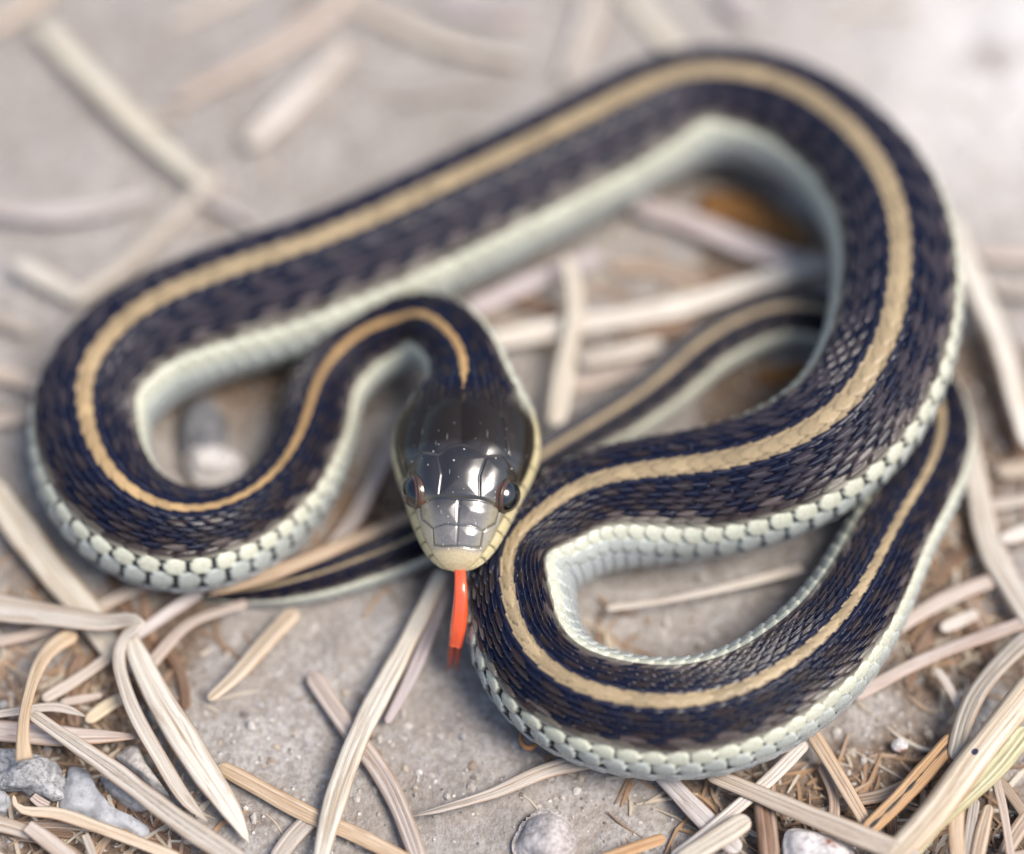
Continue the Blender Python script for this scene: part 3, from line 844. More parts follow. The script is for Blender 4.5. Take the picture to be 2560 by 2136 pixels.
_ns = [0]
def needle(pts, wid, z, colour, label, ends=(1, 1), stain=0.25, ink=0.0, spot=0.0, thick=0.29, groove=1.0, group=None, name='fir_needle', twist=None, cat='needle'):
    """pts: photo positions along the needle; wid: width in photo pixels (one or per point); z: height(s) in cm"""
    _ns[0] += 1
    n = len(pts)
    zz = np.interp(np.linspace(0, 1, n), np.linspace(0, 1, len(z)), z) if isinstance(z, (list, tuple)) else np.full(n, z)
    ww = np.interp(np.linspace(0, 1, n), np.linspace(0, 1, len(wid)), wid) if isinstance(wid, (list, tuple)) else np.full(n, wid)
    P = [px2w(x, y, k) for (x, y), k in zip(pts, zz)]
    Wd = [0.88 * w / pxscale(p) for w, p in zip(ww, P)]
    base = np.mean(P, axis=0)
    P = np.array(P) - base
    me = needle_mesh(name, P, Wd, thick, ends, groove, twist, seed=_ns[0])
    o = obj(name, me, M_NEEDLE); o.location = base
    c = PAL[colour] if isinstance(colour, str) else colour
    rs = np.random.default_rng(_ns[0] + 900); k = rs.uniform(0.92, 1.08)
    o.color = (c[0] * k, c[1] * k * rs.uniform(.98, 1.02), c[2] * k * rs.uniform(.95, 1.05), 1)
    o['groove_stain'] = float(stain); o['ink_streak'] = float(ink); o['spot_at'] = float(spot)
    tag(o, label, cat, group)
    return o

# lower left tangle
needle([(-40, 1198), (0, 1255), (70, 1348), (128, 1425), (213, 1525), (288, 1645)], [84, 90, 94, 94, 88, 60], [.14, .10, .07], 'pale', 'broad pale needle slanting past the snake\'s left coil, under the folded needle', stain=.2)
needle([(-40, 1513), (60, 1528), (180, 1545), (290, 1554), (340, 1553), (350, 1563), (330, 1577), (307, 1600), (297, 1648), (308, 1705), (336, 1781), (372, 1848), (420, 1930), (470, 2005), (520, 2055)],
       [80, 78, 68, 58, 44, 34, 28, 30, 36, 38, 44, 50, 50, 44, 14], [.20, .20, .21, .22, .26, .27, .25, .22, .20, .20, .20, .18, .14, .11, .09], 'pale',
       'long pale needle folded sharply back on itself in the tangle', ends=(0, 2), stain=.35, thick=.30)
needle([(322, 1585), (345, 1640), (392, 1736), (457, 1843), (524, 1949), (580, 2030), (624, 2110)], [36, 60, 82, 94, 88, 60, 10], [.17, .18, .17, .13, .07], 'white', 'wide whitish pointed needle with sharp tip beside the folded needle', ends=(1, 2), stain=.12, thick=.34)
needle([(77, 1783), (150, 1835), (240, 1896), (330, 1962), (420, 2032), (500, 2088), (585, 2145), (650, 2195)], [36, 44, 50, 56, 62, 64, 64, 60], [.26, .24, .21, .18, .16], 'pale', 'long needle with two grey mould lines crossing the bluish stone', stain=1.0)
needle([(190, 1582), (135, 1616), (101, 1659), (77, 1720), (63, 1778), (57, 1843), (60, 1900)], [66, 56, 44, 36, 34, 40, 50], [.13, .17, .22, .28, .32, .34, .33], 'tan', 'orange tan needle curving upright to a broken square end', ends=(1, 0), stain=0, thick=.25, groove=.4)
needle([(106, 1750), (180, 1706), (275, 1640)], [32, 38, 36], .08, 'pale', 'short pale rounded needle under the folded needle\'s bend', stain=.1)
needle([(-40, 1824), (60, 1832), (150, 1840), (245, 1842), (345, 1842)], [64, 68, 66, 54, 16], [.12, .12, .10], 'pink', 'pinkish double-ridged needle with orange tip lying above the grey bark flake', stain=.0)
needle([(-40, 1790), (60, 1776), (140, 1768), (215, 1792)], [24, 27, 28, 20], .15, 'pale', 'thin arched pale needle behind the broken orange tan one', ends=(1, 2), stain=.2)
needle([(150, 1757), (205, 1748), (256, 1738)], [22, 28, 20], .06, 'pink', 'tiny needle scrap beside the rounded pale needle', stain=.0)
needle([(215, 1805), (262, 1770), (315, 1740)], [36, 42, 40], .07, 'cream', 'stubby beige needle with an orange end beside the folded limb', stain=.0)
needle([(358, 1684), (418, 1612), (470, 1562), (530, 1535), (620, 1506)], [38, 40, 38, 36, 34], [.06, .08, .09], 'pink', 'pinkish bent needle running out from under the snake\'s thin tail', stain=.2)
needle([(318, 1604), (400, 1547), (505, 1476)], [32, 36, 36], [.08, .07, .05], 'lav', 'straight lavender grey needle running under the left coil', stain=.1)
needle([(228, 1530), (300, 1490), (400, 1446)], [38, 42, 40], .04, 'pink', 'dull pink needle half hidden beneath the left coil\'s pale flank', stain=.2)
needle([(-40, 1610), (60, 1590), (160, 1556)], [38, 38, 30], .07, 'pink', 'pink needle end under the folded needle\'s upper limb', stain=.0)
needle([(742, 1524), (660, 1610), (590, 1688), (520, 1750)], [62, 62, 54, 34], [.08, .09, .09], 'cream', 'smooth creamy yellow needle on bare soil touching the thin tail', stain=0, groove=.25)
needle([(776, 1683), (840, 1780), (905, 1868), (960, 1945), (1002, 2030), (1048, 2155)], [48, 56, 56, 56, 56, 54], [.05, .05, .05, .06], 'pink', 'pinkish beige needle crossed over by the long white needle', stain=.45)
needle([(1108, 1425), (1045, 1552), (981, 1676), (915, 1802), (862, 1928), (825, 2048), (798, 2160)], [38, 52, 62, 68, 70, 62, 42], [.12, .13, .14, .14, .13], 'white', 'long white grooved needle running down from under the snake\'s chin', stain=.35)
needle([(1128, 1428), (1087, 1545), (1030, 1685), (966, 1808)], [32, 38, 38, 24], [.07, .06, .05], 'lav', 'lavender needle alongside the long white one, orange at its end', stain=.0)
needle([(545, 1915), (600, 1944), (691, 1995), (783, 2042), (874, 2080), (975, 2130), (1050, 2170)], [40, 46, 48, 50, 50, 50, 48], [.06, .07, .07], 'tan', 'brownish speckled needle passing beneath the long white needle', stain=.3)
needle([(1028, 2042), (1088, 2027), (1160, 2006), (1240, 1980), (1330, 1941), (1420, 1912), (1540, 1890)], [10, 32, 34, 38, 46, 50, 50], [.07, .08, .08, .05], 'pale', 'pale needle with a twisted pointed tip poking out from under the front coil', ends=(2, 1), stain=.1, twist=[50, 40, 20, 5, 0, 0, 0])
needle([(775, 2050), (722, 2105), (685, 2160)], [54, 58, 56], .05, 'grey', 'grey broken needle stub below the brownish speckled needle', ends=(0, 1), stain=.2)
needle([(1664, 2094), (1590, 2119), (1490, 2152)], [34, 38, 36], .08, 'orange', 'small orange yellow needle with rounded tip near the rough pebble', stain=0, groove=.2)
needle([(1630, 1905), (1700, 1985), (1770, 2056), (1850, 2130)], [56, 60, 62, 60], [.04, .05, .06], 'lav', 'lavender tinged needle leading down from beneath the front coil', stain=.35)
needle([(1874, 2046), (1800, 2092), (1690, 2160)], [58, 64, 62], [.17, .16, .13], 'pale', 'pale needle with wide rounded tip and cracked surface', stain=.6)
needle([(2015, 1855), (1930, 1942), (1850, 2012), (1760, 2086), (1680, 2145)], [38, 42, 40, 38, 36], [.08, .10, .10], 'white', 'narrow whitish needle running beneath the long pinkish one', stain=.15)
needle([(1768, 1932), (1860, 1970), (1950, 2008), (2060, 2054), (2180, 2102), (2300, 2152)], [44, 52, 58, 62, 62, 62], [.09, .14, .20, .24], 'pink', 'long pinkish needle lying on top of the heap below the front coil', stain=.45)
needle([(2025, 1825), (2070, 1897), (2115, 1972), (2168, 2064)], [40, 44, 44, 40], .08, 'tan', 'tan needle with grey channel running down from the snake\'s flank', stain=.8)
needle([(2392, 1838), (2312, 1928), (2240, 2006), (2160, 2082)], [52, 58, 58, 52], [.14, .15, .13], 'orange', 'orange needle with a black streak down its groove', stain=.0, ink=1.0)
needle([(2600, 1692), (2500, 1816), (2420, 1918), (2340, 2026), (2268, 2108), (2220, 2160)], [86, 88, 88, 86, 80, 74], [.26, .26, .24, .20], 'cream', 'thickest cream coloured needle with one dark blue spot', stain=.0, spot=.56, groove=.15, thick=.5)
needle([(2580, 1585), (2480, 1682), (2425, 1765), (2396, 1852), (2384, 1900)], [52, 58, 58, 54, 44], [.16, .17, .17], 'grey', 'greyish tan needle tucked behind the thickest cream one', stain=.25)
needle([(2566, 1820), (2500, 1906), (2425, 1987), (2345, 2066), (2285, 2142)], [64, 66, 50, 30, 24], [.20, .20, .18], 'green', 'yellow green needle with broad rounded tip', stain=.15)
needle([(2398, 1985), (2390, 2060), (2396, 2160)], [40, 48, 46], [.19, .17, .15], 'tan', 'upright tan grooved needle below the thickest cream one', stain=.5)
needle([(2438, 1995), (2426, 2070), (2414, 2160)], [32, 36, 34], .10, 'grey', 'greyish needle squeezed between the upright tan ones', stain=.3)
needle([(2474, 2012), (2456, 2080), (2440, 2160)], [30, 42, 40], .12, 'tan', 'orange edged needle with greenish middle standing near the corner', stain=.7)
needle([(2486, 1930), (2505, 2010), (2528, 2150)], [26, 32, 32], .07, 'pink', 'slim pinkish needle leaning towards the yellow green one', stain=.4)
needle([(2340, 1672), (2392, 1757), (2404, 1790)], [26, 28, 26], .07, 'pale', 'small pale needle poking from behind the greyish tan one', stain=.0)
needle([(2225, 1580), (2350, 1506), (2450, 1462), (2530, 1437)], [44, 48, 44, 40], [.06, .07, .07], 'pink', 'pale pink needle reaching from the snake\'s flank to an orange end', stain=.0)
needle([(2130, 1744), (2230, 1690), (2330, 1641), (2450, 1595), (2610, 1540)], [38, 42, 42, 40, 38], [.06, .07, .09], 'pink', 'long straight pink needle with orange upper edge beside the snake\'s flank', stain=.15)
needle([(2352, 1574), (2400, 1552), (2446, 1532)], [36, 42, 38], .06, 'pale', 'stubby needle chunk lying between two long pink needles', stain=.0)
needle([(2380, 545), (2400, 615), (2450, 735), (2510, 880), (2545, 1010), (2575, 1120)], [50, 70, 76, 78, 74, 70], [.12, .14, .13], 'white', 'broad whitish needle leaning against the outside of the big coil', stain=.0)
needle([(2385, 990), (2420, 1118), (2447, 1240), (2478, 1372), (2530, 1470), (2600, 1588)], [56, 66, 72, 74, 72, 70], [.07, .09, .10, .10], 'pale', 'wide pale needle slanting past the thinning end of the snake', stain=.0)
needle([(2430, 1268), (2510, 1258), (2620, 1236)], [38, 42, 40], .06, 'pale', 'flat pale needle joining the wide slanting one at its side', stain=.0)
needle([(2500, 1350), (2560, 1330), (2640, 1302)], [40, 50, 46], .12, 'white', 'bright white needle end near the wide slanting one', stain=.0)
needle([(2440, 640), (2530, 642), (2640, 648)], [40, 46, 44], .05, 'pink', 'blurred pinkish needle beyond the leaning whitish one', stain=.0)
needle([(2475, 722), (2550, 730), (2640, 742)], [36, 42, 40], .05, 'grey', 'dull grey needle beyond the leaning whitish one', stain=.0)
needle([(2490, 1180), (2550, 1172), (2640, 1150)], [44, 52, 50], .03, 'pink', 'faint pinkish needle beside the big coil\'s outer flank', stain=.0)
# inside the big right-hand coil
needle([(1180, 862), (1330, 832), (1480, 806), (1700, 766), (1880, 710), (2080, 652)], [60, 66, 68, 68, 64, 60], [.09, .10, .09], 'white', 'long bright needle stretching across the inside of the big coil', stain=.0)
needle([(1414, 640), (1436, 725), (1430, 826), (1408, 940), (1388, 1065)], [34, 50, 44, 62, 62], [.19, .20, .18, .14], 'white', 'upright pale needle crossing over the long bright one', stain=.0)
needle([(1565, 505), (1650, 532), (1749, 566), (1886, 622), (2040, 665)], [60, 76, 80, 78, 66], .07, 'lav', 'arched lavender needle inside the top of the big coil', stain=.0)
needle([(1450, 905), (1560, 882), (1655, 857)], [42, 48, 40], .05, 'white', 'short pale needle resting beside the snake\'s tail in the big coil', stain=.0)
needle([(1170, 775), (1290, 722), (1400, 674), (1500, 640)], [52, 58, 56, 48], .04, 'lav', 'lavender needle beside the neck bend, beyond the upright pale one', stain=.0)
needle([(1420, 970), (1510, 946), (1620, 912)], [48, 52, 44], .03, 'pink', 'pinkish needle lying against the tail by the upright pale one', stain=.0)
# front coil's hollow
needle([(1516, 1521), (1590, 1512), (1680, 1498), (1857, 1459), (2010, 1420)], [27, 23, 23, 26, 29], [.11, .12, .11], 'white', 'thin straight needle lying alone inside the front coil', stain=.0)
# between the neck and the head
needle([(990, 1085), (932, 1208), (872, 1314), (812, 1390)], [48, 52, 50, 46], [.06, .07, .06], 'pink', 'tan pink needle between the neck and the head', stain=.0)
needle([(1050, 1280), (930, 1330), (820, 1378), (700, 1426), (590, 1463), (518, 1490)], [34, 40, 44, 46, 36, 14], [.13, .15, .18, .17, .13], 'tan', 'curved tan needle lying on top of the snake\'s thin tail', ends=(1, 2), stain=.1)
# far, out of focus
needle([(100, 60), (200, 168), (300, 270), (430, 392), (515, 462)], [56, 70, 74, 66, 40], .05, 'white', 'blurred whitish needle meeting the greenish cream one at a corner', stain=.0)
needle([(875, 115), (745, 240), (618, 362)], [60, 74, 66], .06, 'white', 'brightest blurred needle standing alone behind the long coil', stain=.0)
needle([(548, 432), (400, 575), (285, 678), (180, 752)], [40, 60, 60, 54], .05, 'pale', 'greenish cream blurred needle ending at the long coil', stain=.0)
needle([(-40, 518), (130, 534), (260, 520), (370, 486)], [50, 54, 50, 40], .06, 'lav', 'bluish white curved needle behind the left coil', stain=.0)
needle([(30, 655), (110, 695), (200, 750)], [50, 58, 44], .05, 'white', 'short bright needle stub behind the left coil', stain=.0)
needle([(900, -30), (700, 110), (560, 188), (440, 255)], [60, 66, 62, 40], .02, 'pink', 'faint pinkish needle lying behind the brightest blurred one', stain=.0)
needle([(830, -15), (960, 45), (1100, 105), (1310, 152)], [44, 52, 50, 36], .02, 'pale', 'beige blurred needle beyond the middle of the long coil', stain=.0)
needle([(1492, -30), (1462, 80), (1412, 195)], [60, 70, 56], .04, 'pale', 'pinkish cream blurred needle pointing at the crest of the big coil', stain=.0)
needle([(1560, -30), (1640, 70), (1710, 140)], [52, 60, 44], .03, 'white', 'greyish white blurred needle touching the crest of the big coil', stain=.0)
needle([(1790, -40), (1850, 20), (1890, 60)], [66, 76, 60], .05, 'lav', 'lavender blurred needle end beyond the crest of the big coil', stain=.0)
needle([(-40, 80), (40, 30), (130, -30)], [54, 60, 56], .04, 'pink', 'peach tinted blurred needle at the far corner of the soil', stain=.0)
needle([(-40, 925), (50, 948), (140, 990)], [46, 52, 46], .05, 'pink', 'blurred pink needle poking out behind the left coil', stain=.0)
needle([(-40, 1050), (40, 1040), (110, 1018)], [56, 60, 50], .04, 'pink', 'wider dusty pink needle touching the left coil\'s outer side', stain=.0)
needle([(420, 60), (520, 20), (640, -40)], [40, 46, 40], .01, 'pale', 'faint pale needle lying beyond the whitish corner needle', stain=.0)
needle([(300, 330), (380, 300), (470, 290)], [34, 40, 30], .0, 'grey', 'short dull needle beside the whitish corner needle', stain=.0)
needle([(1010, 250), (1120, 225), (1240, 230)], [36, 42, 34], .0, 'grey', 'dull grey needle lying just behind the long coil', stain=.0)
needle([(640, 560), (560, 520), (500, 490)], [30, 36, 30], .0, 'lav', 'small lavender needle by the greenish cream one', stain=.0)
needle([(1080, -20), (1180, 30), (1330, 40)], [44, 50, 44], .01, 'lav', 'faint lavender needle far behind the long coil', stain=.0)
needle([(2060, 60), (2170, 20), (2290, 30)], [36, 44, 36], .0, 'pale', 'faint pale needle on the dusty white patch', stain=.0)
needle([(80, 830), (10, 800), (-50, 790)], [40, 46, 44], .03, 'grey', 'grey needle behind the left coil\'s outer side', stain=.0)
# bottom-left corner
needle([(34, 1988), (42, 2016), (70, 2028), (120, 2031), (213, 2056), (305, 2090), (450, 2148)], [10, 16, 30, 38, 42, 40, 34], [.14, .13, .12, .12, .10], 'cream', 'curved cream needle with an olive stem end over the bluish stone', ends=(1, 1), stain=.15)
needle([(-40, 2052), (20, 2066), (78, 2084)], [44, 48, 46], .08, 'pink', 'pink broken needle piece below the curved cream one', ends=(1, 0), stain=.2)
needle([(70, 2066), (120, 2102), (190, 2160)], [44, 50, 50], [.13, .12, .11], 'pink', 'square ended pink needle lying across the broken piece', ends=(0, 1), stain=.2)
needle([(212, 2088), (224, 2116), (238, 2160)], [20, 24, 22], .10, 'pale', 'small upright needle stub beyond the curved cream one', ends=(0, 1), stain=.2)
needle([(82, 1992), (100, 2006), (122, 2016)], [26, 30, 24], .06, 'pink', 'frayed needle scrap beneath the grey bark flake', ends=(0, 0), stain=.0)
needle([(1922, 1946), (1912, 2010), (1918, 2080), (1926, 2160)], [50, 64, 66, 62], [.06, .07, .07], 'brown', 'reddish brown bark sliver under the long pinkish needle', stain=.5, thick=.6, name='bark_sliver', cat='bark')
# half-buried litter below the paler needles
def litter():
    rs = np.random.default_rng(21)
    zones = [((-20, 470), (1470, 1780), 8, 'beneath the folded needle'), ((-20, 420), (1780, 2150), 8, 'around the bluish stone'), ((2220, 2600), (1060, 1640), 10, 'beside the snake\'s thinning flank'),
             ((1900, 2600), (1900, 2160), 10, 'below the heap with the thickest cream needle'), ((1300, 1700), (620, 960), 5, 'inside the big coil'), ((760, 1000), (1180, 1400), 3, 'between the neck and the head')]
    for (x0, x1), (y0, y1), n, where in zones:
        for _ in range(n):
            x, y = rs.uniform(x0, x1), rs.uniform(y0, y1); a = rs.uniform(0, 6.28); l = rs.uniform(60, 140)
            bend = rs.uniform(-.2, .2)
            pts = [(x - l * math.cos(a - bend), y - .85 * l * math.sin(a - bend)), (x, y), (x + l * math.cos(a + bend), y + .85 * l * math.sin(a + bend))]
            hue, c = [('chestnut brown', (0.20, 0.125, 0.08)), ('light brown', (0.30, 0.20, 0.13)), ('greyish brown', (0.34, 0.26, 0.20)), ('darkest brown', (0.15, 0.085, 0.05))][rs.integers(0, 4)]
            needle(pts, float(rs.uniform(26, 46)), float(rs.uniform(-.015, .02)), c, hue + ' needle half buried in the soil ' + where, stain=.3, group=hue + ' needles sunk in the soil ' + where)
litter()
def outer_litter():
    rs = np.random.default_rng(33)
    for _ in range(24):
        while True:
            x, y = rs.uniform(-700, 3260), rs.uniform(-500, 2700)
            if x < -170 or x > 2730 or y < -170 or y > 2320: break
        a = rs.uniform(0, 6.28); l = rs.uniform(90, 140); bend = rs.uniform(-.2, .2)
        pts = [(x - l * math.cos(a - bend), y - .85 * l * math.sin(a - bend)), (x, y), (x + l * math.cos(a + bend), y + .85 * l * math.sin(a + bend))]
        needle(pts, float(rs.uniform(36, 70)), float(rs.uniform(.02, .06)), ['pale', 'pink', 'tan', 'lav', 'cream'][rs.integers(0, 5)], 'loose dry needle on bare soil well away from the snake', stain=.2, group='loose needles away from the snake')
outer_litter()
# ------------------------------------------------------------------ stones, flakes and shade patches
def stone(name, outline, z, height, mat, label, cat, rough=0.05, flat=0.35, seed=0, nr=14, nt=56):
    o = np.array(outline, float); cxy = o.mean(0)
    if len(o) < 20:
        oc = np.concatenate([o, o[:1]]); kn = np.concatenate([[0], np.cumsum(np.linalg.norm(np.diff(oc, axis=0), axis=1))])
        tt = np.linspace(0, kn[-1], nt, endpoint=False)
        o = np.stack([np.interp(tt, kn, oc[:, c]) for c in (0, 1)], 1)
        k = np.array([.25, .5, .25]); o = np.stack([np.convolve(np.concatenate([o[-1:, c], o[:, c], o[:1, c]]), k, 'valid') for c in (0, 1)], 1)
    W = np.array([px2w(x, y, z + height * .5) for x, y in o]); c = px2w(cxy[0], cxy[1], z + height * .5)
    W[:, 2] = 0; c[2] = 0
    rel = W - c; nt = len(rel)
    fs = np.concatenate([np.linspace(0.02, 0.9, nr), [0.96, 1.0, 0.985, 0.9]])
    hs = np.concatenate([(1 - (np.linspace(0.02, 0.9, nr)) ** (2 + 6 * flat)) ** 0.6, [0.55, 0.2, -0.3, -0.8]])
    V = []
    for f, h in zip(fs, hs):
        V.append(rel * f + np.array([0, 0, 1.0]) * (h * height))
    V = np.array(V)
    X = V[..., 0] + c[0] + seed * 3.3; Y = V[..., 1] + c[1]
    V[..., 2] += rough * (fbm(X * 4, Y * 4 + V[..., 2] * 3, 4)) * np.clip(hs + .3, 0, 1)[:, None] * 1.2
    V += rel[None] / np.maximum(np.linalg.norm(rel, axis=1), 1e-6)[None, :, None] * (rough * 0.6 * fbm(X * 5 + 9, Y * 5 + V[..., 2] * 6, 3) * fs[:, None])[..., None]
    n = len(fs)
    i = np.arange(n - 1)[:, None] * nt; j = np.arange(nt)[None, :]; j2 = (j + 1) % nt
    F = np.stack([i + j, i + nt + j, i + nt + j2, i + j2], -1).reshape(-1, 4)
    # outline may run clockwise in the photo: keep the faces outwards
    area = np.sum(rel[:, 0] * np.roll(rel[:, 1], -1) - rel[:, 1] * np.roll(rel[:, 0], -1))
    cap1 = np.array([np.arange(nt)]); cap2 = np.array([np.arange(nt)[::-1] + (n - 1) * nt])
    if area < 0: F = F[:, ::-1]; cap1 = cap1[:, ::-1]; cap2 = cap2[:, ::-1]
    ob = obj(name, mesh_from(name, V, [F, cap1, cap2]), mat)
    ob.location = (c[0], c[1], z)
    tag(ob, label, cat)
    return ob

def blob(cx, cy, rx, ry, seed, n=24, k=.10):
    rs = np.random.default_rng(seed); ph = rs.uniform(0, 6.28, 4); am = rs.uniform(.3, 1, 4) * k
    an = np.linspace(0, 2 * np.pi, n, endpoint=False)
    r = 1 + sum(am[q] * np.sin((q + 2) * an + ph[q]) for q in range(4)) * .6
    return np.stack([cx + rx * r * np.cos(an), cy + ry * r * np.sin(an)], 1)

M_PALE = mat_stone('pale_pebble', (0.40, 0.37, 0.36), (0.52, 0.49, 0.47), (0.60, 0.57, 0.55), 5)
M_ROUGH = mat_stone('rough_quartz', (0.36, 0.32, 0.30), (0.50, 0.46, 0.45), (0.64, 0.60, 0.60), 11, .05)
M_SLATE = mat_stone('dark_slate', (0.08, 0.082, 0.09), (0.13, 0.13, 0.14), (0.19, 0.185, 0.19), 5)
M_BLUE = mat_stone('bluish_stone', (0.33, 0.335, 0.35), (0.385, 0.39, 0.41), (0.44, 0.44, 0.46), 3.0, .010)
M_BARK = mat_stone('lichen_bark', (0.20, 0.20, 0.205), (0.36, 0.36, 0.37), (0.52, 0.52, 0.53), 9, .07)
M_RUST = mat_stone('rusty_stone', (0.44, 0.42, 0.42), (0.56, 0.53, 0.52), (0.66, 0.63, 0.62), 7, .03, rust=(0.19, 0.055, 0.022))
M_BEIGE = mat_stone('beige_stone', (0.34, 0.31, 0.28), (0.43, 0.40, 0.375), (0.52, 0.49, 0.46), 5, .02)
M_SHADE_PATCH = mat_stone('painted_brown_shade', (0.16, 0.07, 0.018), (0.24, 0.11, 0.028), (0.32, 0.16, 0.05), 8, .04)  # colour of the deep brown shade inside the big coil
zb = lambda pts: [(x / 3.281, 1736 + y / 3.281) for x, y in pts]
stone('pebble', blob(534, 1160, 78, 48, 3), 0.0, .16, M_PALE, 'smooth pale pebble in the hollow of the left coil', 'pebble', .02, .15, 1)
stone('dark_stone', blob(505, 1075, 62, 80, 5), -.02, .14, M_SLATE, 'dark slaty stone behind the pale pebble in the left coil', 'stone', .03, .3, 2)
stone('pebble', blob(1366, 2108, 80, 76, 8, 40, .09), -0.05, .20, M_ROUGH, 'rough speckled whitish pebble below the front coil', 'pebble', .075, .1, 3, 22, 72)
stone('stone', [(1955, 2100), (1962, 2078), (1990, 2072), (2040, 2080), (2090, 2100), (2130, 2125), (2150, 2165), (2060, 2180), (1960, 2180)], .02, .12, M_RUST, 'white stone with rusty red stain beside the bark sliver', 'stone', .03, .35, 4)
stone('bark_or_shade', zb([(-60, 470), (0, 455), (130, 445), (290, 470), (420, 462), (520, 490), (540, 540), (505, 600), (520, 650), (470, 720), (490, 800), (410, 835), (330, 800), (250, 785), (90, 775), (-60, 780)]), .05, .09, M_BARK, 'grey rough bark flake with cracked surface beneath the broken tan needle', 'bark', .12, .8, 5, 22, 90)
stone('stone', zb([(545, 575), (640, 575), (740, 640), (800, 780), (880, 880), (960, 960), (1100, 1020), (1250, 1090), (1265, 1165), (1200, 1195), (1000, 1110), (800, 1070), (640, 1000), (470, 950), (490, 820), (530, 700)]), -.04, .10, M_BLUE, 'smooth bluish grey stone under the mould lined needle', 'stone', .03, .6, 6)
stone('stone', zb([(930, 500), (1060, 415), (1140, 425), (1200, 540), (1320, 720), (1400, 830), (1250, 780), (1080, 640)]), .0, .09, M_BEIGE, 'beige stone wedged between the folded needle and the mould lined one', 'stone', .03, .6, 7)
stone('stone', zb([(800, 650), (930, 720), (1080, 820), (1240, 930), (1120, 960), (960, 890), (850, 780)]), -.01, .08, M_BEIGE, 'brownish stone wedged below the mould lined needle', 'stone', .03, .6, 8)
stone('pebble', zb([(-60, 770), (30, 775), (80, 830), (75, 900), (30, 945), (-60, 950)]), .0, .08, M_BLUE, 'small bluish pebble beneath the grey bark flake', 'pebble', .02, .3, 9)
stone('pebble', blob(2250, 1862, 20, 18, 12), .0, .03, M_RUST, 'tiny rusty white grain embedded in the soil by the snake\'s flank', 'pebble', .01, .2, 10)
stone('pebble', blob(627, 1812, 11, 11, 13), .0, .03, M_PALE, 'tiny bright white sand grain on bare soil', 'pebble', .004, .2, 11)

stone('bark_or_shade', [(1740, 480), (1820, 474), (1900, 495), (1980, 540), (2035, 610), (1990, 618), (1920, 585), (1830, 560), (1750, 535)], -.02, .07, M_SHADE_PATCH, 'orange brown patch standing in for shade under the crest of the big coil', 'bark', .03, .6, 12)  # added slab that paints the shade below the coil's crest
stone('bark_or_shade', [(1890, 930), (1950, 915), (2010, 905), (2030, 930), (1960, 965), (1900, 960)], -.02, .06, M_SHADE_PATCH, 'small orange brown patch standing in for shade beside the tail inside the big coil', 'bark', .02, .6, 13)  # second, smaller slab added as painted shade

def husk():
    """little orange curl of a bud scale beside the front coil"""
    c = px2w(1322, 1848, .05); nu, nv = 40, 8; R, r = .05, .012; V = []
    for a in range(nu):
        t = -2.4 + 4.8 * a / (nu - 1)
        for b in range(nv):
            v = 2 * math.pi * b / nv
            rr = R + r * math.cos(v)
            V.append((rr * math.sin(t) * .8, -rr * math.cos(t) * 1.15, r * 1.6 * math.sin(v) + .02 * math.cos(t)))
    F = [(a * nv + b, (a + 1) * nv + b, (a + 1) * nv + (b + 1) % nv, a * nv + (b + 1) % nv) for a in range(nu - 1) for b in range(nv)]
    o = obj('bud_scale', mesh_from('bud_scale', np.array(V), np.array(F)), M_HUSK); o.location = c
    tag(o, 'tiny orange curled bud scale tucked against the front coil', 'husk')
M_HUSK = mat_plain('bud_scale_husk', (0.45, 0.20, 0.07), 0.4)
husk()

# ------------------------------------------------------------------ loose soil grains (nobody could count them)
def grains():
    rs = np.random.default_rng(5)
    t = (1 + 5 ** .5) / 2
    ico = np.array([(-1, t, 0), (1, t, 0), (-1, -t, 0), (1, -t, 0), (0, -1, t), (0, 1, t), (0, -1, -t), (0, 1, -t), (t, 0, -1), (t, 0, 1), (-t, 0, -1), (-t, 0, 1)]) / math.hypot(1, t)
    tri = np.array([(0, 11, 5), (0, 5, 1), (0, 1, 7), (0, 7, 10), (0, 10, 11), (1, 5, 9), (5, 11, 4), (11, 10, 2), (10, 7, 6), (7, 1, 8), (3, 9, 4), (3, 4, 2), (3, 2, 6), (3, 6, 8), (3, 8, 9), (4, 9, 5), (2, 4, 11), (6, 2, 10), (8, 6, 7), (9, 8, 1)])
    N = 26000
    x = rs.uniform(-3.9, 3.9, N); y = rs.uniform(-3.2, 4.2, N)
    dens = 0.5 + 0.9 * fbm(x * 1.1 + 4, y * 1.1, 3)
    keep = rs.random(N) < np.clip(dens, .05, 1)
    x, y = x[keep], y[keep]; N = len(x)
    r = 0.0045 + 0.019 * rs.random(N) ** 6 + 0.006 * rs.random(N)
    z = gheight(x, y) + r * 0.05
    sc = rs.uniform(.6, 1.4, (N, 1, 3)) * r[:, None, None] * np.array([1, 1, .75])
    V = ico[None] * sc * rs.uniform(.70, 1.3, (N, 12, 1))
    V += np.stack([x, y, z], 1)[:, None]
    F = tri[None] + (np.arange(N) * 12)[:, None, None]
    pal = np.array([(0.36, 0.33, 0.30), (0.48, 0.45, 0.42), (0.60, 0.58, 0.55), (0.26, 0.20, 0.15), (0.11, 0.095, 0.085), (0.42, 0.36, 0.29), (0.33, 0.33, 0.34)])
    pc = pal[rs.choice(7, N, p=[.30, .22, .08, .13, .05, .12, .10])]
    me = mesh_from('soil_grains', V.reshape(-1, 3), F.reshape(-1, 3), False)
    attr_color(me, 'tint', np.repeat(pc, 12, 0))
    o = obj('soil_grains', me, M_GRAIN); o['kind'] = 'stuff'
    o['label'] = 'loose sand grains and soil crumbs'; o['category'] = 'soil'
grains()

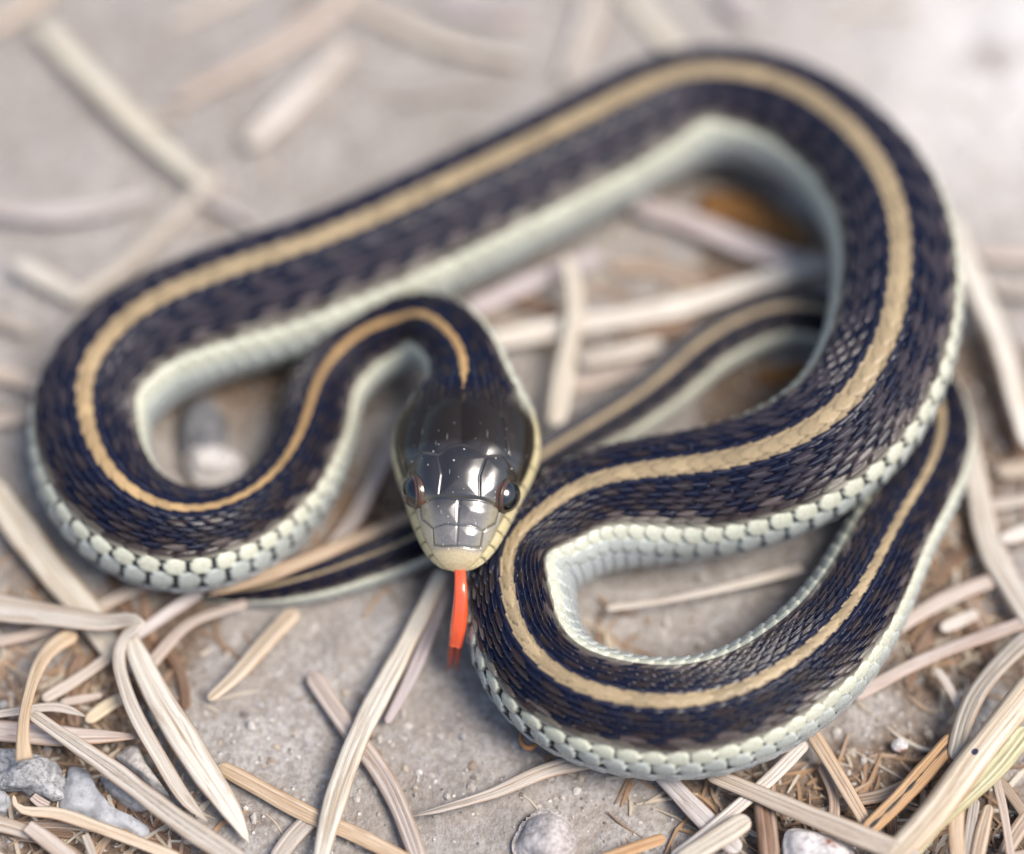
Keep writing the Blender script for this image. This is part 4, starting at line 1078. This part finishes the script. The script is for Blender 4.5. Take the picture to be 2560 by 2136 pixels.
# ------------------------------------------------------------------ fine broken straw between the needles
def straw():
    rs = np.random.default_rng(77)
    zones = [(150, 1700, 330, 260, 130), (250, 2060, 300, 120, 90), (2380, 1500, 220, 300, 120), (2300, 2040, 300, 130, 110), (1900, 2020, 300, 120, 70), (1600, 760, 300, 150, 60), (880, 1280, 120, 120, 40), (1280, 1200, 1300, 1000, 60), (1500, 1600, 200, 60, 16)]
    V, F, Cc = [], [], []
    pal = np.array([(0.50, 0.42, 0.31), (0.36, 0.25, 0.16), (0.22, 0.13, 0.07), (0.55, 0.49, 0.40), (0.30, 0.17, 0.08)])
    for (cx, cy, sx_, sy_, n) in zones:
        for _ in range(n):
            x, y = rs.normal(cx, sx_ * .55), rs.normal(cy, sy_ * .55)
            p = px2w(x, y, 0.0); a = rs.uniform(0, 6.28); l = rs.uniform(.04, .16) * (1 + (rs.random() < .2)); w = rs.uniform(.006, .017)
            z0 = float(gheight(np.array([p[0]]), np.array([p[1]]))[0]) + w * .5; tilt = rs.uniform(-.12, .12)
            dx, dy = math.cos(a), math.sin(a); k = len(V); cv = rs.uniform(-.25, .25)
            for q, ww in ((-1, .55), (-.3, 1), (.35, .95), (1, .4)):
                ox, oy = -dy * cv * l * q * q, dx * cv * l * q * q
                bx_, by_, bz_ = p[0] + dx * l * q + ox, p[1] + dy * l * q + oy, z0 + tilt * l * q
                for (u, v) in ((-1, -.3), (1, -.3), (.6, .7), (-.6, .7)):
                    V.append((bx_ - dy * w * ww * u, by_ + dx * w * ww * u, bz_ + w * ww * v))
            for r in range(3):
                for c in range(4):
                    F.append((k + r * 4 + c, k + r * 4 + (c + 1) % 4, k + r * 4 + 4 + (c + 1) % 4, k + r * 4 + 4 + c))
            F.append((k + 3, k + 2, k + 1, k)); F.append((k + 12, k + 13, k + 14, k + 15))
            Cc += [pal[rs.integers(0, 5)] * rs.uniform(.8, 1.15)] * 16
    me = mesh_from('straw_crumbs', np.array(V), np.array(F), False)
    attr_color(me, 'tint', np.array(Cc))
    o = obj('straw_crumbs', me, M_GRAIN); o['kind'] = 'stuff'
    o['label'] = 'fine broken straw and needle splinters on the soil'; o['category'] = 'straw'
straw()
